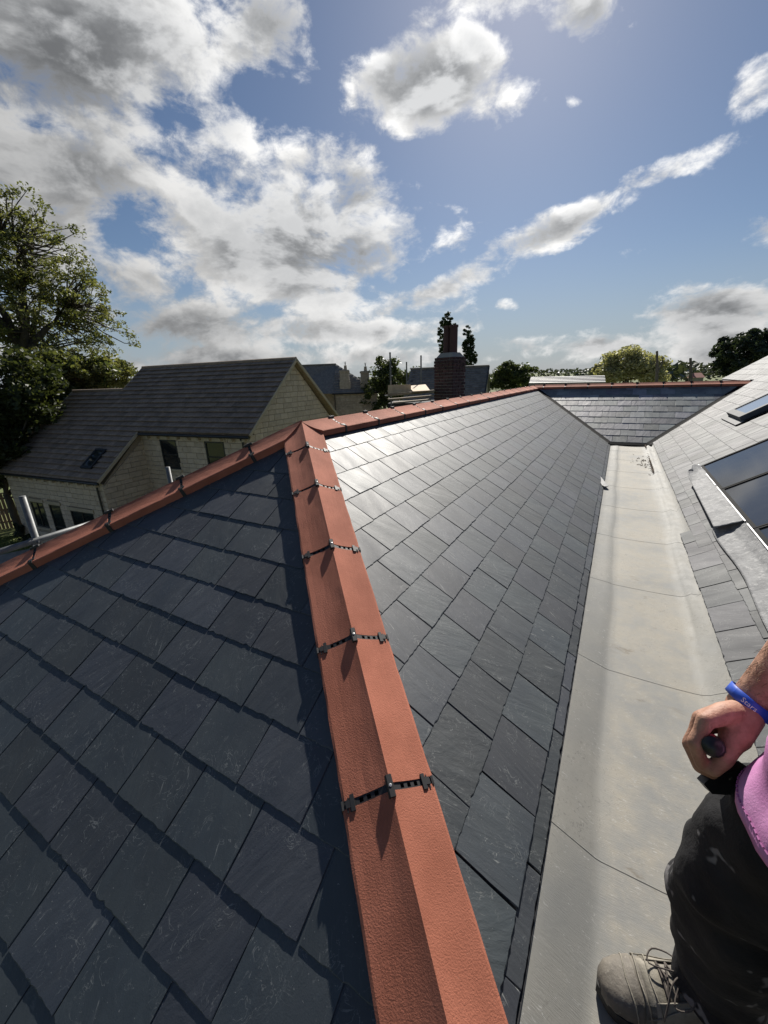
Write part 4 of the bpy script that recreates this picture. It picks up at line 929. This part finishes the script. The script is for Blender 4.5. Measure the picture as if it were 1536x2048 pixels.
while z < zt5-.06:
    top5 = z > zt5-.42; oset = 0.02 if z > zt5-.36 and z < zt5-.15 else (0 if z < zt5-.36 else -.012)
    for (ln, f0, f1, nrm) in ((LA, lambda t: (t, 0), lambda t, d: (t, -d), -ub), (LB, lambda t: (0, t), lambda t, d: (-d, t), -ua)):
        t = -.11*(k % 2)
        while t < ln:
            a, b = max(0, t)+.005*(t > 0), min(ln, t+.225)-.005
            if b-a > .03:
                c_ = K(*((a+b)/2, 0) if ln == LA and nrm is not None and np.allclose(nrm, -ub) else (0, (a+b)/2), z+.0375)
                ud = ua if np.allclose(nrm, -ub) else ub
                m = MB().box(c_+nrm*(oset/2), ud*(b-a)/2, nrm*(.010+max(0, oset)/2+random.uniform(0, .003)), hz*.0325); bricks.append((c_, m.v, m.f, (b-a)*.065, nrm))
            t += .235
    z += .0785; k += 1
lay_pieces('brick', 'bricks', bricks, 'brick', co5, 300)
fl = MB(); cA, cB = LA/2, LB/2
fl.loft([[K(cA+sa*w1, cB+sb*w2_, zz) for sa, sb in ((-1, -1), (1, -1), (1, 1), (-1, 1))] for w1, w2_, zz in ((LA/2-.02, LB/2-.02, zt5-.06), (LA/2-.02, LB/2-.02, zt5-.03), (LA/2-.12, LB/2-.10, zt5+.10))]); fl.out('flaunching', 'brick_mortar', ch)
ztop = at(900, 651, D5+.4)[2]
for t_ in (-.11, .11):
    c_ = K(cA+t_, cB, 0); pm = MB(); pm.tube([c_+hz*(zt5+.02), c_+hz*(zt5+.1), c_+hz*(ztop-.06), c_+hz*(ztop-.055), c_+hz*ztop], [.115, .105, .103, .118, .118], 14); pm.out('chimney_pot', 'clay_pot', ch)
# scaffold lift beside the chimney
D6 = 12.0
def up_pole(px, py0, D, label, r_=.024, zb=-2.6):
    t = at(px, py0, D); m = MB(); m.tube([(t[0], t[1], zb), t], r_, 10); m.tube([t-(0, 0, .03), t+(0, 0, .004)], r_*1.04, 10); return tag(m.out('scaffold_pole', 'galv'), label, 'scaffold pole', 'upright scaffold poles')
up_pole(780, 705, D6, 'tall grey scaffold pole rising beside the plywood'); up_pole(842, 711, D6+1.2, 'scaffold pole just left of the brick chimney'); up_pole(813, 724, 18, 'short dark pole end above the low trees', .03)
def quad_board(pts, t, name, mat, label, cat, group=None):
    pts = [np.asarray(p) for p in pts]; n = np.cross(pts[1]-pts[0], pts[2]-pts[0]); n /= np.linalg.norm(n); return tag(MB().prism(pts, n, t).out(name, mat), label, cat, group)
quad_board([at(776, 787, D6-.2), at(822, 785, D6-.2), at(822, 769, D6-.2), at(776, 770, D6-.2)], .02, 'plywood_sheet', 'plywood', 'beige plywood sheet standing upright on the scaffold', 'plywood')
quad_board([at(826, 784, D6-.6), at(860, 782, D6-.7), at(851, 770, D6+.6), at(816, 773, D6+.7)], .02, 'plywood_sheet', 'plywood', 'pale plywood sheet lying tilted on the scaffold', 'plywood')
for k, (a, b, D) in enumerate((((776, 789), (870, 781), D6-.4), ((776, 799), (868, 791), D6-.9), ((786, 806), (862, 799), D6-1.3))):
    p, q = at(*a, D), at(*b, D); d_ = (q-p)/2; s_ = np.cross(d_, hz); s_ /= np.linalg.norm(s_)
    tag(MB().box((p+q)/2, d_, s_*.115, hz*.019).out('scaffold_board', 'scaffold_board'), ['scaffold board directly under the plywood', 'middle of the three scaffold boards beside the chimney', 'lowest scaffold board beside the chimney'][k], 'board', 'scaffold boards')
p, q = at(770, 792, D6-.1), at(874, 783, D6-.1); tag(MB().tube([p, q], .024, 8).out('scaffold_tube', 'galv'), 'level scaffold tube under the plywood sheets', 'scaffold tube')
tag(MB().box(at(828, 822, D6+1.5), sx_*.75, fx*.7, hz*.30).out('low_roof', 'felt'), 'dark low roof under the scaffold boards', 'roof')
# sunlit slate roof beyond the far ridge
D7 = 19; a7, b7 = at(1058, 768, D7), at(1211, 766, D7); t7, u7 = at(1062, 755, D7+1.6), at(1209, 751.5, D7+1.6)
bb = MB().add([a7, b7, u7, t7, a7-hz*.1, b7-hz*.1, u7-hz*.1, t7-hz*.1], [(0, 1, 2, 3), (7, 6, 5, 4), (0, 4, 5, 1), (1, 5, 6, 2), (2, 6, 7, 3), (3, 7, 4, 0)]); r7 = tag(bb.out('slate_roof', 'roof_tile_grey'), 'low sunlit slate roof showing above the far red ridge', 'roof')
nrm7 = np.cross(b7-a7, t7-a7); nrm7 /= np.linalg.norm(nrm7); nrm7 = nrm7 if nrm7[2] > 0 else -nrm7
for k in range(5):
    p0, p1 = a7+(t7-a7)*k/5, b7+(u7-b7)*k/5; q0, q1 = a7+(t7-a7)*min(1, (k+1.1)/5), b7+(u7-b7)*min(1, (k+1.1)/5)
    obj('slate_course', [p0, p1, p1+nrm7*.05, p0+nrm7*.05, q1+nrm7*.012, q0+nrm7*.012], [(0, 1, 2, 3), (3, 2, 4, 5)], 'slate_lit', r7)
tag(MB().box((a7+b7)/2+(u7-b7)*.6-hz*1.6, (b7-a7)*.48, (u7-b7)*[.4, .4, 0], hz*1.45).out('building_wall', 'stone_old'), 'stone wall under the sunlit far roof', kind='structure')
# small red roof among the far trees
c_ = at(1390, 750, 130); rr_ = empty('red_roofed_house', (c_[0], c_[1], GZ), 'tiny red roofed house among the far trees', 'house')
MB().box((c_[0], c_[1], (GZ+c_[2]-.6)/2), sx_*1.0, fx*2, hz*((c_[2]-.6-GZ)/2)).out('wall', 'stone_old', rr_)
MB().add([c_-sx_*1.3-fx*2.2-hz*.6, c_+sx_*1.3-fx*2.2-hz*.6, c_+sx_*1.3+hz*.5, c_-sx_*.5+hz*.5, c_+sx_*1.3+fx*2.2-hz*.6, c_-sx_*1.3+fx*2.2-hz*.6], [(0, 1, 2, 3), (1, 4, 2), (4, 5, 3, 2), (5, 0, 3)]).out('roof', 'red_tile', rr_)

# ------------------------------------------------------------------ scaffold rail, fence and garden on the left
sp0 = ray(44, 993)*3.25; tag(MB().tube([(sp0[0], sp0[1], GZ), sp0], .0242, 16).tube([sp0-(0, 0, .002), sp0+(0, 0, .002)], .0245, 16).out('scaffold_pole', 'galv', None, True), 'thick scaffold pole beside the timber fence at the left', 'scaffold pole', 'upright scaffold poles')
jp = ray(73, 1083); hp_ = jp*(math.hypot(sp0[0], sp0[1])/math.hypot(jp[0], jp[1])); l0 = ray(-120, 1122)*2.75; l1 = ray(250, 1026)*3.9
l0 = hp_-fw*.05+(hp_-fw*.05-l1)*1.1; rail = MB().tube([l0, l1], .0242, 14); tag(rail.out('scaffold_tube', 'galv', None, True), 'level scaffold guard rail crossing the thick pole at the left', 'scaffold tube')
cp = MB(); cp.tube([hp_-(0, 0, .03), hp_+(0, 0, .03)], .033, 12); cp.box(hp_-fw*.035, rt*.018, up*.03, fw*.02); cp.tube([hp_-fw*.03-rt*.04, hp_-fw*.03-rt*.055], .010, 6); cp.tube([hp_-fw*.03+rt*.03, hp_-fw*.03+rt*.05], .010, 6)
tag(cp.out('scaffold_coupler', 'lead'), 'steel coupler joining the guard rail to the thick pole', 'coupler')
t_ = at(335, 934, 5.2); tag(MB().tube([(t_[0]+.02, t_[1], GZ), t_], .0242, 14).out('scaffold_pole', 'galv', None, True), 'scaffold pole end showing just above the left hip', 'scaffold pole', 'upright scaffold poles')
d_ = ray(18, 1058); fb = d_*(GZ/d_[2]); fl_ = ray(-90, 1072); f0 = fl_*(GZ/fl_[2]); fr_ = ray(47, 1052); f1 = fr_*(GZ/fr_[2])
fdir = f1-f0; fL = np.linalg.norm(fdir); fdir /= fL; fnx = np.cross(fdir, hz); fe = empty('timber_fence', (f0+f1)/2, 'brown slatted timber fence at the left edge of the lawn', 'fence')
top_ = ray(30, 986); fh = 1.85
for k in range(int(fL/.155)):
    b0 = f0+fdir*(k*.155+.06); MB().box(b0+hz*(fh/2+random.uniform(-.01, .01))+fnx*.025, fdir*.060, fnx*.009, hz*fh/2).out('slat', 'timber_fence', fe)
for z in (.35, 1.0, 1.6): MB().box((f0+f1)/2+hz*z-fnx*.02, fdir*fL/2, fnx*.03, hz*.045).out('rail', 'timber_fence', fe)
for t in (0, .5, 1): MB().box(f0+fdir*fL*t+hz*fh*.51-fnx*.06, fdir*.05, fnx*.05, hz*fh*.52).out('post', 'timber_fence', fe)
MB().box((f0+f1)/2+hz*(fh+.02), fdir*fL/2, fnx*.05, hz*.018).out('capping', 'timber_fence', fe)
def gpx(px, py): d = ray(px, py); return d*(GZ/d[2])
cen = []
P0, P1, P2, P3 = gpx(-120, 1090), gpx(75, 1066), gpx(60, 1095), gpx(-160, 1140)
for _ in range(9000):
    a, b = random.random(), random.random(); p = (P0*(1-a)+P1*a)*(1-b)+(P3*(1-a)+P2*a)*b; cen.append(p+(0, 0, .02))
leaf_obj('grass', cen, .10, 'grass_blade', None, -1.2); tag(bpy.data.objects['grass'], 'short sunlit lawn grass beside the fence', kind='stuff')
tag(obj('path', [gpx(-200, 1150)+(0, 0, .006), gpx(90, 1092)+(0, 0, .006), gpx(240, 1120)+(0, 0, .006), gpx(150, 1200)+(0, 0, .006), gpx(-200, 1220)+(0, 0, .006)], [(0, 1, 2, 3, 4)], 'paving'), 'grey paved path along the stone house', kind='structure')
for k, (px, py, hgt, r_) in enumerate(((48, 1082, 1.15, .28), (85, 1078, .8, .55))):
    b0 = gpx(px, py); crown_tree('garden_shrub', ['small dark conifer at the edge of the lawn', 'dark shrub against the wall of the stone house'][k], b0, [(b0+hz*hgt*.35, (r_, r_, hgt*.35)), (b0+hz*hgt*.7, (r_*.55, r_*.55, hgt*.3))], 40, 3000, .07, 'needle' if k == 0 else 'leaf_dark', .03, .12, cat='shrub')
# ------------------------------------------------------------------ person standing in the gutter
person = empty('person', (.42, .6, -1.365), 'person in pink shirt, black trousers and worn boots standing in the gutter', 'person')
def dd(px, py, d): return atd(px, py, d)
wrist = dd(1492, 1417, .625); elbow = np.array([.356, .774, -.246]); sh_r = np.array([.50, .725, .02]); sh_l = np.array([.50, .375, .02])
bt = MB()
def limb(pts, rad, seg=14):
    pts = [np.asarray(p, float) for p in pts]
    for p, r_ in ((pts[0], rad[0]), (pts[-1], rad[-1])): ball(p, r_)
    bt.tube(pts, rad, seg)
def ball(c, r_, s=(1, 1, 1), seg=14, rows=9):
    c = np.asarray(c, float); rings = []
    for i in range(rows+1):
        a = -math.pi/2+math.pi*i/rows; rr2 = max(.02, math.cos(a)); rings.append([c+np.array([math.cos(k*2*math.pi/seg)*rr2*r_*s[0], math.sin(k*2*math.pi/seg)*rr2*r_*s[1], math.sin(a)*r_*s[2]]) for k in range(seg)])
    bt.loft(rings)
# trunk, neck and head (above the frame), legs inside the trousers
limb([(.42, .56, -.50), (.43, .555, -.36), (.47, .55, -.15), (.49, .55, .0)], [.125, .125, .135, .12]); limb([sh_l, (.49, .55, .03), sh_r], [.055, .075, .055])
limb([(.49, .55, .02), (.475, .55, .10), (.46, .55, .16)], [.06, .052, .055])
ball((.445, .55, .255), .095, (1.02, .80, 1.22)); ball((.40, .55, .215), .055, (1, .9, 1.0))
limb([(.352, .55, .262), (.336, .55, .235), (.338, .55, .226)], [.010, .014, .012]); ball((.357, .55, .205), .022, (.5, 1.2, .35))
for s in (-1, 1): ball((.455, .55+s*.078, .245), .024, (.7, .35, 1.25)); ball((.362, .55+s*.032, .268), .011, (.7, 1.1, .8))
limb([sh_r, (sh_r+elbow)/2, elbow], [.055, .047, .041]); limb([elbow, elbow*.6+wrist*.4, elbow*.2+wrist*.8, wrist], [.041, .043, .031, .0265])
le, lh = np.array([.36, .20, -.16]), np.array([.12, -.02, -.13]); limb([sh_l, (sh_l+le)/2, le], [.055, .047, .041]); limb([le, le*.5+lh*.5, lh], [.041, .038, .027]); ball(lh, .038, (1, .7, 1))
limb([(.42, .62, -.48), (.30, .685, -.88), (.345, .765, -1.25)], [.085, .055, .042]); limb([(.43, .48, -.48), (.42, .45, -.9), (.50, .42, -1.25)], [.085, .055, .042])
# right hand closed round the tool's handle: back of the hand up, thumb side to the camera
mcp = [(1411, 1441, .597), (1403, 1438, .621), (1401, 1446, .645), (1404, 1457, .667)]
pip = [(1391, 1486, .594), (1381, 1489, .619), (1385, 1496, .643), (1394, 1500, .664)]
dip = [(1403, 1527, .603), (1399, 1533, .623), (1401, 1532, .643), (1406, 1526, .658)]
tip = [(1426, 1543, .609), (1424, 1547, .627), (1424, 1543, .644), (1424, 1534, .656)]
for i in range(4):
    w_ = dd(1482+3*i, 1424+4*i, .615+.010*i); r_ = (.0100, .0104, .0098, .0086)[i]
    limb([w_, (w_+dd(*mcp[i]))/2+up*.004, dd(*mcp[i])], [.0185, .0165, r_*1.22]); limb([dd(*mcp[i]), (dd(*mcp[i])+dd(*pip[i]))/2, dd(*pip[i])], [r_*1.22, r_, r_*1.1])
    limb([dd(*pip[i]), dd(*dip[i])], [r_*1.06, r_*.92]); limb([dd(*dip[i]), dd(*tip[i])], [r_*.93, r_*.78])
limb([dd(1492, 1430, .612), dd(1472, 1466, .604), dd(1460, 1490, .598)], [.023, .0215, .016]); limb([dd(1462, 1490, .598), dd(1447, 1518, .592)], [.0145, .0125]); limb([dd(1447, 1518, .592), dd(1427, 1540, .594)], [.0125, .0095])
limb([dd(1490, 1430, .645), dd(1474, 1478, .650), dd(1452, 1500, .655)], [.021, .019, .014])
body = bt.out('body', 'skin', person, True)
rm = body.modifiers.new('join', 'REMESH'); rm.mode = 'VOXEL'; rm.voxel_size = .0026; rm.use_smooth_shade = True
sm = body.modifiers.new('soft', 'SMOOTH'); sm.factor = .5; sm.iterations = 2
# fine hair on the forearm
fh = MB(); fa_ = (elbow-wrist); fl2 = np.linalg.norm(fa_); fa_ /= fl2; f_a = np.cross(fa_, fw); f_a /= np.linalg.norm(f_a); f_b = np.cross(fa_, f_a); f_b = f_b if f_b@fw < 0 else -f_b
for _ in range(520):
    t = random.uniform(.12, .95); q = random.uniform(-.6, math.pi+.6); r_ = .0265+(.031-.0265)*min(1, t/.2)+(.011)*max(0, min(1, (t-.2)/.4)); n_ = f_a*math.cos(q)+f_b*math.sin(q); b0 = wrist+fa_*fl2*t+n_*(r_-.0015)
    d_ = (-fa_*.8+n_*.35+np.cross(fa_, n_)*random.uniform(-.5, .5)); L_ = random.uniform(.008, .016); fh.tube([b0, b0+d_*L_*.6, b0+d_*L_-n_*.001], [.00035, .0003, .0001], 3, cap=False)
tag(fh.out('arm_hair', 'arm_hair', person), kind='stuff')
# hair
bt = MB(); ball((.462, .55, .275), .101, (.98, .84, 1.16)); hv2 = [v for v in bt.v]
hr = bt.out('hair', 'hair', person, True); bm = bmesh.new(); bm.from_mesh(hr.data)
bmesh.ops.bisect_plane(bm, geom=bm.verts[:]+bm.edges[:]+bm.faces[:], plane_co=Vector((.40, .55, .27+CZ))-WO[hr.name], plane_no=Vector((-.75, 0, -.66)), clear_outer=True); bm.to_mesh(hr.data); bm.free()
# cloth tubes with folds
def cloth(name, path, mat, seg=64, sub=10, fold=.010, freq=9.0, seed=0, cap=False, pleat=0.0):
    path = [(np.asarray(c, float), rx, ry) for c, rx, ry in path]; P = []
    for i in range(len(path)-1):
        for k in range(sub):
            t = k/sub; t2 = t*t*(3-2*t)*.5+t*.5; P.append((path[i][0]*(1-t)+path[i+1][0]*t, path[i][1]*(1-t2)+path[i+1][1]*t2, path[i][2]*(1-t2)+path[i+1][2]*t2))
    P.append(path[-1]); rings = []
    for i, (c, rx, ry) in enumerate(P):
        t = P[min(i+1, len(P)-1)][0]-P[max(0, i-1)][0]; t /= np.linalg.norm(t); a = np.cross((0, 1.0, 0), t); a /= np.linalg.norm(a); b = np.cross(t, a); ring = []
        for k in range(seg):
            q = 2*math.pi*k/seg; d = a*math.cos(q)*rx+b*math.sin(q)*ry; n_ = d/np.linalg.norm(d); p = c+d
            v = Vector(p)*freq+Vector((seed*7.1, 0, 0)); f = mnoise.noise(Vector((v.x, v.y, v.z*2.1)))+.5*mnoise.noise(v*2.3)
            f += .55*math.sin(p[2]*58+2.2*math.cos(q+seed)+3*mnoise.noise(v*.6))*abs(mnoise.noise(v*.5+Vector((3, 3, 3))))
            if pleat: f += pleat/fold*math.sin(q*11+2.5*mnoise.noise(Vector((q*1.3, p[2]*4, seed))))*(.35+.65*abs(mnoise.noise(Vector((q*2, p[2]*3, 1)))))
            ring.append(p+n_*fold*f)
        rings.append(ring)
    m = MB().loft(rings, cap=cap); o = m.out(name, mat, person, True); s = o.modifiers.new('thick', 'SOLIDIFY'); s.thickness = .003; s.offset = -1; return o, rings
legs, _ = cloth('trousers', [((.350, .768, -1.262), .082, .080), ((.348, .766, -1.22), .078, .076), ((.325, .735, -1.08), .090, .088), ((.294, .697, -.90), .091, .090), ((.292, .692, -.84), .093, .092), ((.335, .655, -.66), .105, .105), ((.395, .60, -.50), .120, .125), ((.42, .565, -.40), .14, .15)], 'trousers', fold=.018, seed=1)
cloth('trousers', [((.50, .42, -1.262), .082, .080), ((.46, .435, -1.08), .090, .088), ((.42, .45, -.88), .10, .098), ((.42, .48, -.62), .12, .112), ((.43, .53, -.45), .135, .13)], 'trousers', fold=.011, seed=4)
shirt, srings = cloth('shirt', [((.412, .560, -.575), .197, .160), ((.415, .560, -.50), .192, .160), ((.425, .557, -.34), .175, .165), ((.455, .553, -.15), .165, .185), ((.485, .55, -.01), .135, .205), ((.49, .55, .06), .075, .10)], 'shirt_pink', fold=.008, freq=8, seed=9, pleat=.0035)
for s_, (a_, b_) in enumerate(((sh_r, elbow), (sh_l, le))): cloth('sleeve', [(a_+(0, 0, .02), .075, .075), (a_*.75+b_*.25, .078, .078), (a_*.45+b_*.55, .074, .074)], 'shirt_pink', seg=32, sub=6, fold=.005, seed=s_+11)
hem = MB(); r0_ = np.array(srings[1]); r1_ = np.array(srings[3]); cen_ = r0_.mean(0)
for k in range(0, 64):
    p = r0_[k]*.0+np.array(srings[2][k]); nx = np.array(srings[2][(k+1) % 64]); n_ = (p-cen_)*[1, 1, 0]; n_ /= np.linalg.norm(n_)
    for f0, f1 in ((.0, .33), (.5, .83)): hem.tube([p+(nx-p)*f0+n_*.0012, p+(nx-p)*f1+n_*.0012], .0011, 4)
tag(hem.out('hem_stitching', 'thread', shirt), kind='stuff')
# wristband with its lettering
ax_ = (elbow-wrist); ax_ /= np.linalg.norm(ax_); wc = wrist+ax_*.012; e_a = np.cross(ax_, fw); e_a /= np.linalg.norm(e_a); e_b = np.cross(ax_, e_a)
if e_b@fw > 0: e_b = -e_b                                             # e_b faces the camera
tilt = ax_*.35
def band_pt(q, r_, t): return wc+(e_a*math.cos(q)+e_b*math.sin(q))*r_+ax_*t+tilt*math.cos(q)*.010
wbm = MB(); wbm.loft([[band_pt(2*math.pi*k/40, r_, t) for r_, t in ((.0318, -.0085), (.0335, -.008), (.0335, .008), (.0318, .0085))] for k in range(40)]+[[band_pt(0, r_, t) for r_, t in ((.0318, -.0085), (.0335, -.008), (.0335, .008), (.0318, .0085))]], cap=False)
band = wbm.out('wristband', 'wristband', person, True)
def text_mesh(body_, size):
    cu = bpy.data.curves.new('lettering', 'FONT'); cu.body = body_; cu.size = size; cu.resolution_u = 2; to = bpy.data.objects.new('lettering_tmp', cu); COL.objects.link(to)
    dg = bpy.context.evaluated_depsgraph_get(); me = to.evaluated_get(dg).to_mesh(); V = [tuple(v.co) for v in me.vertices]; F = [tuple(p.vertices) for p in me.polygons]
    bpy.data.objects.remove(to, do_unlink=True); return V, F
V, F = text_mesh('Stars', .0105); wv = max(v[0] for v in V)
qc = math.radians(42)
tv = [band_pt(qc+(x_-wv/2)/.0335, .0339, y_-.0037) for x_, y_, z_ in V]
obj('lettering', tv, F, 'white_print', band)
# boots
def boot(heel, f, name, label_laces=True):
    heel = np.asarray(heel, float); f = np.asarray(f, float); f /= np.linalg.norm(f); s = np.cross(f, hz)
    def B(x, y, z): return heel+f*x+s*y+hz*z
    sec = [(0, .026, .085), (.012, .035, .10), (.05, .040, .128), (.09, .041, .132), (.125, .044, .112), (.165, .049, .092), (.205, .0535, .080), (.24, .054, .073), (.27, .049, .065), (.29, .040, .057), (.303, .027, .047), (.309, .012, .036)]
    def prof(x):
        for i in range(len(sec)-1):
            if sec[i][0] <= x <= sec[i+1][0]:
                t = (x-sec[i][0])/(sec[i+1][0]-sec[i][0]); return sec[i][1]*(1-t)+sec[i+1][1]*t, sec[i][2]*(1-t)+sec[i+1][2]*t
        return sec[-1][1], sec[-1][2]
    def S(x, a, off=0.0):                  # a in -1..1 across the upper
        w, h = prof(x); q = a*math.pi/2; y = (w+off)*math.copysign(abs(math.sin(q))**.75, q); z = .022+(h-.022+off)*abs(math.cos(q))**.72; return B(x+off*(x > .28), y, z+.0012*mnoise.noise(Vector((x*60, a*4, 0))))
    root = MB(); na = 22
    xs_ = [0, .006, .012, .03, .05, .07, .09, .107, .125, .145, .165, .185, .205, .222, .24, .255, .27, .28, .29, .297, .303, .309]
    root.loft([[S(x, -1+2*k/na) for k in range(na+1)] for x in xs_], close=False)
    root.tube([B(.06, 0, .10), B(.055, 0, .17), B(.052, 0, .21)], [.046, .046, .05], 16)
    bo = root.out('boot', 'boot_leather', person, True)
    so2 = MB(); out_ = [(x, prof(x)[0]+.006) for x in xs_]; ol = [(x, -w) for x, w in out_]+[(.317, 0)]+[(x, w) for x, w in out_[::-1]]+[(-.006, 0)]
    so2.loft([[B(x, y, z) for x, y in ol] for z in (.0, .008, .024, .027)]); so2.out('sole', 'boot_sole', bo)
    tc_ = MB(); tc_.loft([[S(x, -1+2*k/na, .0028) for k in range(na+1)] for x in (.238, .245, .255, .27, .28, .29, .297, .303, .309)], close=False); tc_.out('toe_cap', 'boot_leather', bo, True)
    for a0, a1 in ((-.98, -.34), (.34, .98)):
        pn = MB(); pn.loft([[S(x, a0+(a1-a0)*k/8, .0022) for k in range(9)] for x in (.10, .12, .14, .16, .18, .20, .215)], close=False); pn.out('side_panel', 'boot_panel', bo, True)
    vp = MB(); vp.loft([[S(x, -.42+.84*k/8, .0020) for k in range(9)] for x in (.192, .203, .215, .227)], close=False); vp.out('vamp_panel', 'boot_panel', bo, True)
    sm_ = MB()                             # pale piped seams
    for x_, am in ((.236, .95), (.262, .9), (.214, .95)): sm_.tube([S(x_-.012*abs(a), a, .0035) for a in np.linspace(-am, am, 17)], .0016, 5)
    for a in (-.36, .36): sm_.tube([S(x, a, .0035) for x in np.linspace(.10, .212, 9)], .0016, 5)
    for a in (-.62, .62): sm_.tube([S(x, a-.12*math.sin((x-.12)*40)*np.sign(a), .0033) for x in np.linspace(.125, .232, 9)], .0014, 5)
    sm_.out('seam', 'boot_panel', bo, True)
    if label_laces:
        lc = MB(); lc.curve = True; ex_ = [.112, .132, .152, .172, .190]
        for i in range(len(ex_)-1):
            for sg in (-1, 1): lc.tube([S(ex_[i], .30*sg, .004), S((ex_[i]+ex_[i+1])/2, 0, .0075+.002*sg), S(ex_[i+1], -.30*sg, .004)], .0021, 6)
        lc.tube([S(ex_[-1], -.3, .004), S(ex_[-1], 0, .006), S(ex_[-1], .3, .004)], .0021, 6)
        k0_ = S(.150, .02, .012)
        lc.tube([k0_, k0_+s*.026+f*.012+hz*.004, k0_+s*.040+f*.045-hz*.010, k0_+s*.016+f*.060-hz*.016, k0_+f*.012+hz*.002], .0017, 6)
        lc.tube([k0_, k0_-s*.03-f*.01+hz*.012, k0_-s*.055+f*.012-hz*.004, k0_-s*.045+f*.035-hz*.020, k0_+hz*.002], .0017, 6)
        lc.tube([k0_, k0_-s*.02+f*.03+hz*.002, k0_-s*.05+f*.05-hz*.03, k0_-s*.058+f*.055-hz*.052], .0017, 6); lc.tube([k0_, k0_+s*.025-f*.03+hz*.002, k0_+s*.05-f*.035-hz*.01], .0017, 6)
        lc.tube([k0_-f*.006-s*.004, k0_+f*.006+s*.004], .0055, 7); lc.out('laces', 'lace', bo, True)
    return bo
boot((.428, .798, -1.3655), (-.94, -.345, 0), 'boot'); boot((.575, .445, -1.345), (-.97, -.22, .0), 'boot')
# the tool in the hand: closed cutter with two black handles
tool = empty('slate_cutter', dd(1425, 1560, .64), 'black slate cutter gripped in the hand of the person in pink', 'hand tool')
g0, g1 = dd(1424, 1492, .575), dd(1434, 1490, .70); MB().tube([g0, g0*.9+g1*.1, g0*.3+g1*.7, g1], [.012, .0155, .015, .013], 14).out('handle', 'tool_black', tool, True)
MB().tube([g0*.93+g1*.07+up*.014, g0*.8+g1*.2+up*.0145], .0035, 8).out('grip_inset', 'tool_red', tool)
bl_ = [(1407, 1568), (1424, 1553), (1452, 1548), (1492, 1532), (1500, 1560), (1478, 1588), (1450, 1590), (1424, 1588)]
MB().prism([dd(x, y, .628) for x, y in bl_], fw, .014).out('jaw', 'tool_black', tool)
MB().tube([dd(1440, 1505, .655), dd(1452, 1540, .64), dd(1462, 1560, .632)], [.009, .010, .009], 8).out('handle', 'tool_black', tool, True)
